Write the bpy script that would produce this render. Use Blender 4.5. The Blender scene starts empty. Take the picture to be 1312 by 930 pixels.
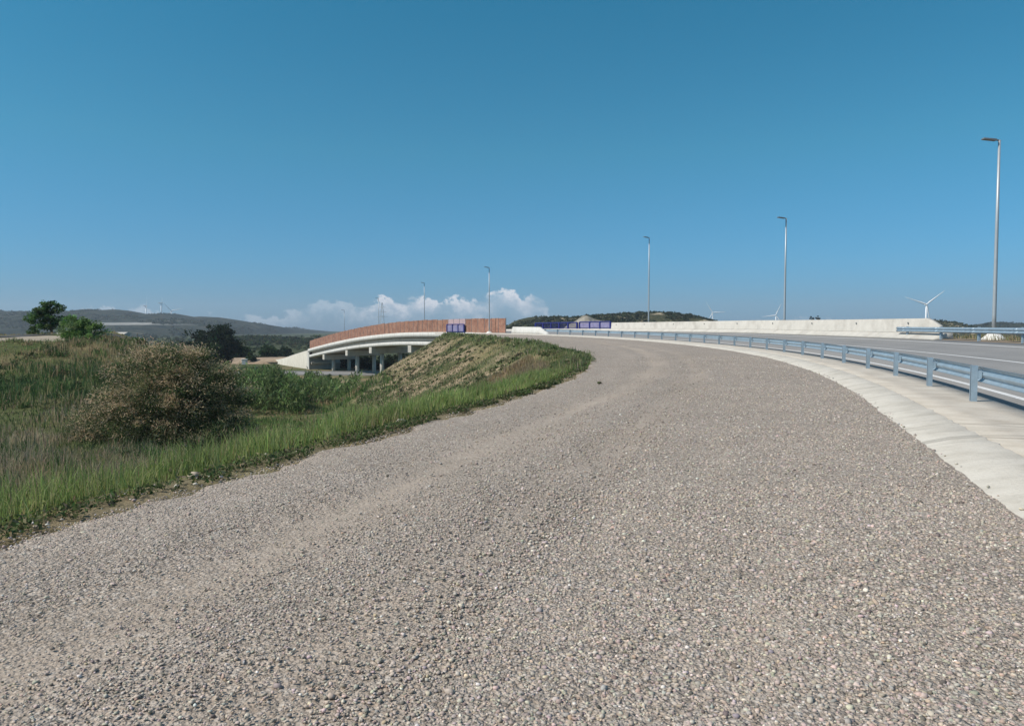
import bpy, math, random
import numpy as np
random.seed(7)
rng = np.random.default_rng(11)
R_ = math.radians
scene = bpy.context.scene
COL = scene.collection

# ------------------------------------------------------------------ helpers: noise
def _hash(ix, iy, seed):
    n = (ix.astype(np.int64) * 374761393 + iy.astype(np.int64) * 668265263 + seed * 1274126177) & 0x7fffffff
    n = ((n ^ (n >> 13)) * 1274126177) & 0x7fffffff
    n = (n ^ (n >> 16)) & 0xffff
    return n / 65535.0

def vnoise(x, y, seed=0):
    x = np.asarray(x, float); y = np.asarray(y, float)
    ix = np.floor(x); iy = np.floor(y)
    fx = x - ix; fy = y - iy
    fx = fx * fx * (3 - 2 * fx); fy = fy * fy * (3 - 2 * fy)
    a = _hash(ix, iy, seed); b = _hash(ix + 1, iy, seed)
    c = _hash(ix, iy + 1, seed); d = _hash(ix + 1, iy + 1, seed)
    return (a + (b - a) * fx) * (1 - fy) + (c + (d - c) * fx) * fy

def fbm(x, y, seed=0, o=4):
    t = 0; amp = 0.5; tot = 0
    for k in range(o):
        t = t + amp * vnoise(np.asarray(x) * 2 ** k + 17.3 * k, np.asarray(y) * 2 ** k - 9.1 * k, seed + k)
        tot += amp; amp *= 0.5
    return t / tot * 2 - 1          # -1..1

def sstep(a, b, x):
    t = np.clip((np.asarray(x, float) - a) / (b - a), 0, 1)
    return t * t * (3 - 2 * t)

# ------------------------------------------------------------------ the road's line in plan and profile
CX, CY, RAD = -108.6, 56.0, 125.0
PH0 = R_(-19.15)
S1 = 106.6                                    # arc length where the bend ends and the straight bridge begins
PH1 = PH0 + S1 / RAD
P0 = (CX + RAD * math.cos(PH0), CY + RAD * math.sin(PH0)); T0 = (-math.sin(PH0), math.cos(PH0)); N0 = (math.cos(PH0), math.sin(PH0))
P1 = (CX + RAD * math.cos(PH1), CY + RAD * math.sin(PH1)); T1 = (-math.sin(PH1), math.cos(PH1)); N1 = (math.cos(PH1), math.sin(PH1))

def path(s, d):
    s = np.asarray(s, float); d = np.asarray(d, float)
    s, d = np.broadcast_arrays(s, d)
    ph = PH0 + np.clip(s, 0, S1) / RAD
    x = CX + (RAD + d) * np.cos(ph); y = CY + (RAD + d) * np.sin(ph)
    a = np.minimum(s, 0); b = np.maximum(s - S1, 0)
    return x + a * T0[0] + b * T1[0], y + a * T0[1] + b * T1[1]

def heading(s):
    ph = PH0 + min(max(s, 0), S1) / RAD
    return ph                                  # rotation about z that turns +x to the outside of the bend, +y along the road

def proj(x, y):
    x = np.asarray(x, float); y = np.asarray(y, float)
    a = (x - P0[0]) * T0[0] + (y - P0[1]) * T0[1]
    b = (x - P1[0]) * T1[0] + (y - P1[1]) * T1[1]
    ph = np.arctan2(y - CY, x - CX); r = np.hypot(x - CX, y - CY)
    s = (ph - PH0) * RAD; d = r - RAD
    da = (x - P0[0]) * N0[0] + (y - P0[1]) * N0[1]
    db = (x - P1[0]) * N1[0] + (y - P1[1]) * N1[1]
    A = (a < 0) & (y < 60)
    B = (b > 0) & ~A & (db > -80)
    s = np.where(A, a, np.where(B, S1 + b, s)); d = np.where(A, da, np.where(B, db, d))
    return s, d

_sg = np.arange(-400, 700, 1.0)
_zc = np.interp(_sg, [-400, -60, -17, 0, 18, 46, 80, 106, 130, 143, 156, 170, 186, 208, 231, 250, 270, 300, 330],
                [0.0, .02, .12, .15, .24, .44, .78, 1.0, 1.08, 1.02, .85, .3, -.53, -2.2, -4.3, -6.3, -8.5, -10.3, -10.5])
_k = np.exp(-0.5 * (np.arange(-18, 19) / 6.0) ** 2); _k /= _k.sum()
_zc = np.convolve(np.pad(_zc, 18, mode='edge'), _k, mode='valid')
def zref(s): return np.interp(s, _sg, _zc)
def bank(s): return np.interp(s, [60, 140], [.082, .02])
def zroad(s, d): return zref(s) + bank(s) * (np.asarray(d, float) - .3)
def dleft(s):                                   # where the gravel stops and the grass begins
    return np.interp(s, [-30, -12, 2, 12, 18, 27, 40, 80, 106, 125, 140], [-9.7, -9.75, -9.75, -10.3, -10.8, -11.2, -13, -13, -9, -3.5, -2])
def zgravel(s, d):
    d = np.asarray(d, float)
    return zref(s) - .13 - .006 * np.maximum(0, -2 - d)

S_AB = S1 + 12
def H(x, y, detail=True):
    """height of the ground"""
    x = np.asarray(x, float); y = np.asarray(y, float)
    s, d = proj(x, y)
    dl = dleft(s)
    far = np.hypot(x, y)
    plain = np.clip(-2.9 - .1 * (y - 22), -10.5, -2.4)
    plain = np.where(d > 0, np.clip(-5 - .03 * y, -10.5, -4), plain)
    plain = plain - 1.2 * sstep(200, 500, far)
    if detail:
        plain = plain + .35 * fbm(x / 7, y / 7, 3) * (1 - sstep(150, 300, far)) + 1.2 * fbm(x / 60, y / 60, 5) * sstep(200, 400, far)
    zc = np.interp(x, [-400, -160, -90, -50, -46, -39.5], [-3, -.6, -.1, .3, .55, .3]) - np.interp(x + .476 * y, [-5, -2, 2, 7, 12], [0, 1.0, 4.2, 9.5, 14])
    mound = zc - .17 * np.maximum(0, 64 - y) - .35 * np.maximum(0, y - 84) + .05 * (np.clip(y, 66, 82) - 66)
    if detail:
        mound = mound + .2 * fbm(x / 5, y / 5, 8) + .75 * fbm(x / 9, y / 9, 9) * (1 - sstep(58, 65, y))
    k = 1.2
    base = np.maximum(plain, mound) + k * .35 * np.exp(-((plain - mound) / k) ** 2)
    base = np.where((d < 0), base, plain)
    # the embankment under the road and the gravel
    ddl = np.maximum(0, dl - d); ddr = np.maximum(0, d - 13.0)
    ds = np.maximum(0, s - S_AB)
    dist = np.hypot(ddl + ddr, ds * 1.2)
    dc = np.clip(d, dl, 13)
    top = np.where(d < -2, zgravel(s, np.minimum(dc, -2)), zroad(s, np.clip(d, -2, 9.5)) - .06)
    fall = np.where(dist < 1.1, .1 * dist, .11 + (dist - 1.1) / 1.75)
    emb = np.minimum(top, 2.0) - fall
    emb = np.where((d < -3) | (d > 9.3), emb, emb - .16)
    emb = np.where((d >= -3.0) & (d <= 9.3) | (d > 9.3), emb, np.where(d > dl + .25, emb - .12, emb))
    if detail:
        w = sstep(.8, 3, dist)
        emb = emb + w * (.24 * fbm(s / 3.0, d / 5, 21) - .12 * np.abs(fbm(s / 1.7 + .8 * fbm(s / 4, d / 4, 25), d / 9, 23)) + .16 * fbm(x * 1.1, y * 1.1, 31))
    return np.maximum(base, emb)

# ------------------------------------------------------------------ helpers: objects
def setp(o, label=None, cat=None, group=None, kind=None):
    if label: o['label'] = label
    if cat: o['category'] = cat
    if group: o['group'] = group
    if kind: o['kind'] = kind
    return o

def mesh_np(name, verts, faces_loops, face_sizes, mat=None, smooth=False, colors=None, uvs=None):
    verts = np.asarray(verts, np.float32); fl = np.asarray(faces_loops, np.int32); fs = np.asarray(face_sizes, np.int32)
    me = bpy.data.meshes.new(name)
    me.vertices.add(len(verts)); me.vertices.foreach_set('co', verts.ravel())
    me.loops.add(len(fl)); me.loops.foreach_set('vertex_index', fl)
    me.polygons.add(len(fs))
    st = np.zeros(len(fs), np.int32); st[1:] = np.cumsum(fs)[:-1]
    me.polygons.foreach_set('loop_start', st)
    if smooth: me.polygons.foreach_set('use_smooth', np.ones(len(fs), bool))
    if colors is not None:
        a = me.attributes.new('tint', 'FLOAT_COLOR', 'POINT')
        c = np.ones((len(verts), 4), np.float32); c[:, :3] = colors
        a.data.foreach_set('color', c.ravel())
    if uvs is not None:
        a = me.attributes.new('along', 'FLOAT_VECTOR', 'POINT')
        a.data.foreach_set('vector', np.asarray(uvs, np.float32).ravel())
    me.update(calc_edges=True); me.validate()
    if mat: me.materials.append(mat)
    return me

def grid_mesh(name, X, Y, Z, mat, smooth=True, colors=None, uvs=None):
    n, m = X.shape
    v = np.stack([X, Y, Z], -1).reshape(-1, 3)
    i = np.arange(n * m).reshape(n, m)
    f = np.stack([i[:-1, :-1], i[1:, :-1], i[1:, 1:], i[:-1, 1:]], -1).reshape(-1, 4)
    return mesh_np(name, v, f.ravel(), np.full(len(f), 4), mat, smooth, colors, uvs)

def link(name, me, parent=None, loc=(0, 0, 0), rot=(0, 0, 0)):
    o = bpy.data.objects.new(name, me); COL.objects.link(o)
    o.parent = parent; o.location = loc; o.rotation_euler = rot
    return o

def thing(name, label, cat, loc=(0, 0, 0), rotz=0, group=None):
    o = bpy.data.objects.new(name, None); COL.objects.link(o)
    o.location = loc; o.rotation_euler = (0, 0, rotz); o.empty_display_size = .2
    return setp(o, label, cat, group)

def struct(name, me, kind='structure'):
    o = link(name, me); o['kind'] = kind; return o

class MB:
    """collects polygons for one mesh"""
    def __init__(s): s.v = []; s.f = []
    def add(s, vs, fs):
        b = len(s.v); s.v += [tuple(p) for p in vs]; s.f += [tuple(b + i for i in f) for f in fs]; return s
    def box(s, x0, x1, y0, y1, z0, z1, M=None):
        vs = [(x0, y0, z0), (x1, y0, z0), (x1, y1, z0), (x0, y1, z0), (x0, y0, z1), (x1, y0, z1), (x1, y1, z1), (x0, y1, z1)]
        if M: vs = [M(p) for p in vs]
        return s.add(vs, [(3, 2, 1, 0), (4, 5, 6, 7), (0, 1, 5, 4), (1, 2, 6, 5), (2, 3, 7, 6), (3, 0, 4, 7)])
    def tube(s, pts, rad, n=10, cap=True):
        pts = np.asarray(pts, float); rings = []
        for k, p in enumerate(pts):
            t = pts[min(k + 1, len(pts) - 1)] - pts[max(k - 1, 0)]; t /= np.linalg.norm(t) + 1e-9
            u = np.cross(t, (0, 1, 0) if abs(t[1]) < .9 else (1, 0, 0)); u /= np.linalg.norm(u); w = np.cross(t, u)
            r = rad[k] if hasattr(rad, '__len__') else rad
            rings.append([tuple(p + r * (math.cos(2 * math.pi * j / n) * u + math.sin(2 * math.pi * j / n) * w)) for j in range(n)])
        vs = [q for r in rings for q in r]
        fs = [(k * n + j, k * n + (j + 1) % n, (k + 1) * n + (j + 1) % n, (k + 1) * n + j) for k in range(len(pts) - 1) for j in range(n)]
        if cap: fs += [tuple(range(n - 1, -1, -1)), tuple((len(pts) - 1) * n + j for j in range(n))]
        return s.add(vs, fs)
    def prism(s, poly, z0, z1):
        n = len(poly)
        vs = [(p[0], p[1], z0) for p in poly] + [(p[0], p[1], z1) for p in poly]
        return s.add(vs, [tuple(range(n - 1, -1, -1)), tuple(range(n, 2 * n))] + [(i, (i + 1) % n, n + (i + 1) % n, n + i) for i in range(n)])
    def mesh(s, name, mat, smooth=False, bevel=0):
        me = bpy.data.meshes.new(name); me.from_pydata(s.v, [], s.f); me.update()
        if bevel:
            import bmesh
            bm = bmesh.new(); bm.from_mesh(me)
            bmesh.ops.bevel(bm, geom=bm.edges[:], offset=bevel, segments=1, affect='EDGES', clamp_overlap=True)
            bm.to_mesh(me); bm.free()
        if smooth: me.polygons.foreach_set('use_smooth', [True] * len(me.polygons))
        me.materials.append(mat); return me

def sweep(name, prof, s0, s1, step, mat, closed=True, zf=zref, caps=True, smooth=False, jitter=0, uv=False):
    """profile of (d, dz) points carried along the road between s0 and s1"""
    n = max(2, int(round((s1 - s0) / step)) + 1)
    S = np.linspace(s0, s1, n); prof = np.asarray(prof, float); m = len(prof)
    SS = np.repeat(S[:, None], m, 1); DD = np.repeat(prof[None, :, 0], n, 0)
    if jitter: DD = DD + jitter * (.3 * fbm(SS * 1.1, DD * 3 + 5, 77, 2) + .8 * fbm(SS * 6.5, DD * 6 + 5, 79, 2))
    X, Y = path(SS, DD)
    Z = (zf(SS, DD) if zf is not zref else zref(SS)) + prof[None, :, 1]
    if jitter: Z = Z + .35 * jitter * fbm(SS * 5.2, DD * 4, 78, 3)
    v = np.stack([X, Y, Z], -1).reshape(-1, 3)
    fl = []; fs = []
    mm = m if closed else m - 1
    i = np.arange(n - 1)[:, None] * m; j = np.arange(mm)[None, :]; j2 = (j + 1) % m
    f = np.stack([i + j, i + j2, i + m + j2, i + m + j], -1).reshape(-1, 4)
    fl = f.ravel().tolist(); fs = [4] * len(f)
    if closed and caps:
        fl += list(range(m - 1, -1, -1)); fs.append(m)
        fl += [(n - 1) * m + k for k in range(m)]; fs.append(m)
    uvs = np.stack([SS, DD, 0 * SS], -1).reshape(-1, 3) if uv else None
    return mesh_np(name, v, fl, fs, mat, smooth, uvs=uvs)

# ------------------------------------------------------------------ helpers: materials
class NT:
    def __init__(s, name):
        s.m = bpy.data.materials.new(name); s.m.use_nodes = True
        s.t = s.m.node_tree; s.n = s.t.nodes; s.l = s.t.links
        s.b = s.n['Principled BSDF']; s.out = s.n['Material Output']
    def new(s, typ, **kw):
        x = s.n.new(typ)
        for k, v in kw.items():
            if k.startswith('i_'):
                x.inputs[k[2:].replace('_', ' ')].default_value = v
            else: setattr(x, k, v)
        return x
    def link(s, a, b): s.l.new(a, b)
    def pos(s):
        return s.new('ShaderNodeNewGeometry').outputs['Position']
    def noise(s, vec, scale, detail=4, rough=.55, out='Fac'):
        x = s.new('ShaderNodeTexNoise'); x.inputs['Scale'].default_value = scale; x.inputs['Detail'].default_value = detail
        x.inputs['Roughness'].default_value = rough
        if vec is not None: s.link(vec, x.inputs['Vector'])
        return x.outputs[out]
    def ramp(s, fac, stops, interp='LINEAR'):
        x = s.new('ShaderNodeValToRGB'); cr = x.color_ramp; cr.interpolation = interp
        while len(cr.elements) > 1: cr.elements.remove(cr.elements[-1])
        cr.elements[0].position = stops[0][0]; cr.elements[0].color = (*stops[0][1], 1)
        for p, c in stops[1:]:
            e = cr.elements.new(p); e.color = (*c, 1)
        s.link(fac, x.inputs['Fac']); return x.outputs['Color']
    def mix(s, fac, a, b, blend='MIX'):
        x = s.new('ShaderNodeMix', data_type='RGBA', blend_type=blend)
        for sock, val in ((x.inputs[0], fac), (x.inputs[6], a), (x.inputs[7], b)):
            if isinstance(val, (int, float)): sock.default_value = val
            elif isinstance(val, tuple): sock.default_value = (*val, 1) if len(val) == 3 else val
            else: s.link(val, sock)
        return x.outputs[2]
    def math(s, op, a, b=None, c=None):
        x = s.new('ShaderNodeMath', operation=op)
        for k, val in enumerate((a, b, c)):
            if val is None: continue
            if isinstance(val, (int, float)): x.inputs[k].default_value = val
            else: s.link(val, x.inputs[k])
        return x.outputs[0]
    def mapr(s, v, a, b, c=0, d=1):
        x = s.new('ShaderNodeMapRange'); x.inputs[1].default_value = a; x.inputs[2].default_value = b
        x.inputs[3].default_value = c; x.inputs[4].default_value = d; s.link(v, x.inputs[0]); return x.outputs[0]
    def bump(s, h, strength, dist):
        x = s.new('ShaderNodeBump'); x.inputs['Strength'].default_value = strength; x.inputs['Distance'].default_value = dist
        s.link(h, x.inputs['Height']); s.link(x.outputs['Normal'], s.b.inputs['Normal']); return x
    def col(s, c): s.link(c, s.b.inputs['Base Color'])
    def rough(s, r, spec=.3):
        s.b.inputs['Roughness'].default_value = r; s.b.inputs['Specular IOR Level'].default_value = spec; return s

def lerp3(a, k): return tuple(min(1, x * k) for x in a)

def mat_worn(name, col, var=.18, scale=2.0, rough=.8, bump=.0, bdist=.01, stain=None, metal=0, spec=.3):
    t = NT(name); p = t.pos()
    n = t.noise(p, scale, 6, .6); n2 = t.noise(p, scale * 9, 5, .65)
    c = t.ramp(n, [(.3, lerp3(col, 1 - var)), (.7, lerp3(col, 1 + var))])
    c = t.mix(t.mapr(n2, .35, .75, 0, .35), c, lerp3(col, 1 - 1.8 * var))
    if stain: c = t.mix(t.mapr(t.noise(p, scale * .45, 7, .65), .5, .68, 0, .75), c, stain)
    t.col(c); t.rough(rough, spec); t.b.inputs['Metallic'].default_value = metal
    if bump: t.bump(n2, bump, bdist)
    return t.m

def mat_leaf(name, trans=.32):
    t = NT(name); a = t.new('ShaderNodeAttribute', attribute_name='tint')
    t.col(a.outputs['Color']); t.rough(.75, .25)
    tr = t.new('ShaderNodeBsdfTranslucent'); t.link(a.outputs['Color'], tr.inputs['Color'])
    mx = t.new('ShaderNodeMixShader'); mx.inputs[0].default_value = trans
    t.link(t.b.outputs[0], mx.inputs[1]); t.link(tr.outputs[0], mx.inputs[2]); t.link(mx.outputs[0], t.out.inputs['Surface'])
    return t.m

M = {}
M['blade'] = mat_leaf('blade', .5)
M['foliage'] = mat_leaf('foliage', .4)
M['bark'] = mat_worn('bark', (.11, .085, .06), .3, 6, .9, .4, .02)
M['concrete'] = mat_worn('concrete', (.50, .47, .42), .10, 1.3, .85, .15, .004, (.36, .33, .29))
M['white_concrete'] = mat_worn('white_concrete', (.66, .64, .60), .07, .8, .8, .1, .004, (.55, .53, .49))
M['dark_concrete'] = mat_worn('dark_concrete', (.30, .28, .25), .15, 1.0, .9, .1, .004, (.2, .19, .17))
M['galvanised'] = mat_worn('galvanised', (.34, .43, .50), .14, 4, .45, 0, 0, (.30, .36, .40), .35, .5)
M['lamp_metal'] = mat_worn('lamp_metal', (.40, .43, .45), .06, 3, .45, 0, 0, None, .3, .5)
M['lamp_dark'] = mat_worn('lamp_dark', (.16, .17, .18), .1, 5, .5, 0, 0, None, .2, .5)
M['turbine'] = mat_worn('turbine', (.80, .81, .82), .03, .05, .45)
M['blue_paint'] = mat_worn('blue_paint', (.025, .03, .17), .2, 3, .5)
M['violet_panel'] = mat_worn('violet_panel', (.24, .22, .36), .25, 1.2, .5)
M['pale_panel'] = mat_worn('pale_panel', (.46, .33, .34), .15, 1.5, .7)
M['steel_dark'] = mat_worn('steel_dark', (.13, .14, .15), .15, 2, .6)
M['white_wall'] = mat_worn('white_wall', (.50, .47, .41), .1, .5, .9)
M['roof_tile'] = mat_worn('roof_tile', (.30, .17, .11), .2, 1, .9)
M['fascia'] = mat_worn('fascia', (.60, .585, .55), .05, .6, .8, 0, 0, (.50, .48, .45))

def mat_streaked(name, c0, c1, dirt):
    t = NT(name); p = t.pos()
    n = t.noise(p, .7, 6, .6); v = t.new('ShaderNodeVectorMath', operation='MULTIPLY'); t.link(p, v.inputs[0]); v.inputs[1].default_value = (1.6, 1.6, .1)
    n2 = t.noise(v.outputs[0], 1, 6, .65)
    c = t.ramp(n, [(.3, c0), (.7, c1)]); c = t.mix(t.mapr(n2, .48, .72, 0, .6), c, dirt); t.col(c); t.rough(.85); return t.m
M['fascia'] = mat_streaked('fascia', (.52, .505, .47), (.60, .585, .55), (.36, .34, .30))
def mat_gravel():
    t = NT('gravel'); p = t.pos()
    al = t.new('ShaderNodeAttribute', attribute_name='along').outputs['Vector']
    sep = t.new('ShaderNodeSeparateXYZ'); t.link(al, sep.inputs[0]); d = sep.outputs[1]
    sl = t.noise(t.new('ShaderNodeVectorMath', operation='MULTIPLY').outputs[0], 1)
    vm = t.n[-2]; t.link(al, vm.inputs[0]); vm.inputs[1].default_value = (.18, 1.1, 0)
    wob = t.mapr(sl, 0, 1, -.9, .9)
    dd = t.math('ADD', d, wob)
    def band(c, w):
        q = t.math('ABSOLUTE', t.math('SUBTRACT', dd, c)); return t.mapr(q, 0, w, 1, 0)
    dust = t.math('MAXIMUM', t.math('MAXIMUM', band(-7.7, .75), t.math('MULTIPLY', band(-6.1, .6), .7)), t.math('MULTIPLY', band(-9.1, .5), .3))
    vm2 = t.new('ShaderNodeVectorMath', operation='MULTIPLY'); t.link(al, vm2.inputs[0]); vm2.inputs[1].default_value = (.25, 1.4, 0)
    br = t.noise(vm2.outputs[0], 1, 5, .6)
    dust = t.math('MULTIPLY', dust, t.mapr(br, .33, .58, .1, 1))
    dust = t.math('MAXIMUM', dust, t.mapr(br, .56, .70, 0, .55))
    def vor(scale):
        v = t.new('ShaderNodeTexVoronoi', feature='F1'); v.inputs['Scale'].default_value = scale; t.link(p, v.inputs['Vector']); return v
    v1 = vor(38); v2 = vor(85); v3 = vor(16)
    def rnd(v):
        q = t.new('ShaderNodeSeparateColor'); t.link(v.outputs['Color'], q.inputs[0]); return q.outputs[0], q.outputs[1]
    a1, b1 = rnd(v1); a2, b2 = rnd(v2); a3, b3 = rnd(v3)
    stops = [(0, (.20, .176, .154)), (.25, (.355, .312, .271)), (.5, (.44, .387, .338)), (.72, (.48, .416, .359)), (.9, (.545, .492, .436)), (1, (.66, .62, .57))]
    c1 = t.ramp(a1, stops); c2 = t.ramp(a2, stops); c3 = t.ramp(a3, stops)
    c = t.mix(.4, c1, c2)
    c = t.mix(t.mapr(b3, .7, .72, 0, .55), c, c3)
    hue = t.ramp(b1, [(0, (1.05, .97, .90)), (.5, (1, 1, 1)), (1, (.95, .99, 1.05))])
    c = t.mix(.7, c, hue, 'MULTIPLY')
    gap = t.mapr(v1.outputs['Distance'], .35, .75, 1, .6)
    c = t.mix(1.0, c, gap, 'MULTIPLY')
    c = t.mix(t.math('MULTIPLY', dust, .72), c, t.ramp(t.noise(p, 60, 3), [(.3, (.37, .312, .258)), (.7, (.455, .392, .33))]))
    c = t.mix(1.0, c, (.985, .955, .92), 'MULTIPLY')
    big = t.noise(p, .35, 5, .6)
    c = t.mix(1.0, c, t.ramp(big, [(.3, (.90, .89, .87)), (.7, (1.06, 1.05, 1.05))]), 'MULTIPLY')
    t.col(c); t.rough(.9, .2)
    h = t.math('ADD', t.math('MULTIPLY', v1.outputs['Distance'], -1.0), t.math('MULTIPLY', v2.outputs['Distance'], -.45))
    h = t.math('MULTIPLY', h, t.mapr(dust, 0, 1, 1, .35))
    t.bump(h, .9, .02)
    return t.m
M['gravel'] = mat_gravel()

def mat_stone():
    t = NT('stone'); a = t.new('ShaderNodeAttribute', attribute_name='tint'); p = t.pos()
    n = t.noise(p, 90, 4, .6)
    c = t.mix(1.0, a.outputs['Color'], t.ramp(n, [(.3, (.82, .82, .82)), (.7, (1.12, 1.12, 1.12))]), 'MULTIPLY')
    t.col(c); t.rough(.85, .25); return t.m
M['stone'] = mat_stone()

def mat_asphalt():
    t = NT('asphalt'); p = t.pos()
    al = t.new('ShaderNodeAttribute', attribute_name='along').outputs['Vector']
    sep = t.new('ShaderNodeSeparateXYZ'); t.link(al, sep.inputs[0]); d = sep.outputs[1]
    n = t.noise(p, 120, 3, .6); n2 = t.noise(p, .25, 5, .6)
    c = t.ramp(n, [(.25, (.17, .164, .158)), (.5, (.235, .228, .22)), (.8, (.32, .31, .30))])
    c = t.mix(1.0, c, t.ramp(n2, [(.3, (.88, .88, .88)), (.7, (1.08, 1.07, 1.06))]), 'MULTIPLY')
    def band(c0, w):
        return t.mapr(t.math('ABSOLUTE', t.math('SUBTRACT', d, c0)), 0, w, 1, 0)
    wear = t.math('MAXIMUM', t.math('MAXIMUM', band(1.75, .5), band(3.4, .5)), t.math('MAXIMUM', band(5.2, .5), band(6.8, .5)))
    c = t.mix(t.math('MULTIPLY', wear, .25), c, (.30, .29, .28))
    t.col(c); t.rough(.85, .3); t.bump(n, .25, .004); return t.m
M['asphalt'] = mat_asphalt()

M['asphalt_dark'] = mat_worn('asphalt_dark', (.07, .068, .066), .15, 2, .9)
def mat_line():
    t = NT('road_paint'); p = t.pos()
    n = t.noise(p, 14, 6, .7)
    t.col(t.ramp(n, [(.3, (.42, .41, .40)), (.55, (.66, .655, .64))])); t.rough(.7); return t.m
M['paint'] = mat_line()

def mat_kerb(name, c0, c1, c2):
    t = NT(name); p = t.pos()
    n = t.noise(p, 1.6, 7, .62); n2 = t.noise(p, 26, 5, .65)
    c = t.ramp(n, [(.28, c0), (.5, c1), (.75, c2)])
    c = t.mix(t.mapr(n2, .5, .8, 0, .45), c, lerp3(c0, .75))
    al = t.new('ShaderNodeAttribute', attribute_name='along').outputs['Vector']
    w = t.new('ShaderNodeTexVoronoi', feature='DISTANCE_TO_EDGE'); w.inputs['Scale'].default_value = .21
    vm = t.new('ShaderNodeVectorMath', operation='MULTIPLY'); t.link(al, vm.inputs[0]); vm.inputs[1].default_value = (1, .15, 0); t.link(vm.outputs[0], w.inputs['Vector'])
    crack = t.mapr(w.outputs['Distance'], 0, .006, .55, 0)
    c = t.mix(crack, c, lerp3(c0, .4))
    sx = t.new('ShaderNodeSeparateXYZ'); t.link(al, sx.inputs[0])
    jt = t.math('ABSOLUTE', t.math('SUBTRACT', t.math('FRACT', t.math('MULTIPLY', sx.outputs[0], .25)), .5))
    c = t.mix(t.mapr(jt, 0, .0035, .6, 0), c, lerp3(c0, .35))               # cast joints every four metres
    sm = t.new('ShaderNodeVectorMath', operation='MULTIPLY'); t.link(al, sm.inputs[0]); sm.inputs[1].default_value = (2.4, .5, 0)
    st = t.noise(sm.outputs[0], 1, 6, .65)
    c = t.mix(t.mapr(st, .52, .72, 0, .5), c, lerp3(c0, .72))
    t.col(c); t.rough(.9, .2); t.bump(n2, .6, .018); return t.m
M['kerb'] = mat_kerb('kerb_concrete', (.45, .41, .345), (.555, .51, .44), (.62, .575, .505))
M['walkway'] = mat_kerb('walkway_concrete', (.41, .355, .29), (.51, .455, .385), (.57, .52, .45))

def mat_terrain():
    t = NT('terrain'); p = t.pos()
    a = t.new('ShaderNodeAttribute', attribute_name='tint')
    n = t.noise(p, 1.4, 6, .65); n2 = t.noise(p, 7, 5, .65)
    c = t.mix(1.0, a.outputs['Color'], t.ramp(n, [(.3, (.68, .68, .66)), (.7, (1.25, 1.22, 1.2))]), 'MULTIPLY')
    c = t.mix(1.0, c, t.ramp(n2, [(.3, (.72, .73, .7)), (.7, (1.22, 1.2, 1.2))]), 'MULTIPLY')
    t.col(c); t.rough(.95, .1); t.bump(n2, .7, .12); return t.m
M['terrain'] = mat_terrain()

def mat_hill(name, scrub, soil, pale, sc, thr=.5):
    t = NT(name); p = t.pos()
    n = t.noise(p, sc, 8, .65); n2 = t.noise(p, sc * 6, 6, .7)
    v = t.new('ShaderNodeTexVoronoi'); v.inputs['Scale'].default_value = sc * 7; t.link(p, v.inputs['Vector'])
    dots = t.mapr(v.outputs['Distance'], .25, .5, 1, 0)
    c = t.ramp(n, [(thr - .07, scrub), (thr + .02, soil), (thr + .05, scrub), (thr + .11, soil), (thr + .16, pale)])
    c = t.mix(t.math('MULTIPLY', dots, t.mapr(n2, .35, .6, 0, .8)), c, lerp3(scrub, .7))
    c = t.mix(1.0, c, t.ramp(n2, [(.3, (.75, .76, .74)), (.7, (1.2, 1.18, 1.16))]), 'MULTIPLY')
    sc_ = t.new('ShaderNodeAttribute', attribute_name='tint'); sp_ = t.new('ShaderNodeSeparateColor'); t.link(sc_.outputs['Color'], sp_.inputs[0])
    c = t.mix(sp_.outputs[0], c, t.ramp(n2, [(.3, (.34, .33, .30)), (.7, (.46, .44, .40))]))
    t.col(c); t.rough(.95, .1); t.bump(n2, .8, .06 / sc); return t.m
M['hill_far'] = mat_hill('hill_far', (.013, .021, .013), (.05, .052, .032), (.15, .13, .095), .012, .50)
M['hill_mid'] = mat_hill('hill_mid', (.018, .032, .012), (.07, .072, .034), (.28, .235, .16), .035, .46)
M['hill_scrub'] = mat_hill('hill_scrub', (.024, .034, .016), (.09, .082, .045), (.42, .35, .25), .06, .47)
M['spoil'] = mat_hill('spoil', (.26, .24, .20), (.36, .33, .28), (.42, .39, .34), .05, .45)
M['chalk'] = mat_worn('chalk', (.42, .40, .36), .12, .03, .95)
M['earth'] = mat_worn('earth', (.33, .245, .17), .18, .6, .95, .5, .05, (.24, .18, .12))
M['track'] = mat_worn('track', (.34, .285, .215), .12, .7, .95, .3, .02, (.3, .25, .2))

def mat_screen():
    t = NT('screen_board'); p = t.pos()
    sep = t.new('ShaderNodeSeparateXYZ'); t.link(p, sep.inputs[0])
    hz = t.math('FRACT', t.math('MULTIPLY', sep.outputs[2], 4.0))
    n = t.noise(p, .8, 5, .7); n2 = t.noise(p, 3.4, 4, .7)
    c = t.ramp(n, [(.32, (.15, .07, .05)), (.5, (.29, .135, .092)), (.68, (.37, .205, .145))])
    c = t.mix(t.mapr(n2, .47, .66, 0, .7), c, (.42, .28, .20)); c = t.mix(t.mapr(t.noise(p, 1.7, 5, .7), .52, .66, 0, .6), c, (.17, .10, .08))
    c = t.mix(t.mapr(hz, 0, .12, .6, 0), c, (.14, .08, .06))
    t.col(c); t.rough(.8); return t.m
M['screen'] = mat_screen()

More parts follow.
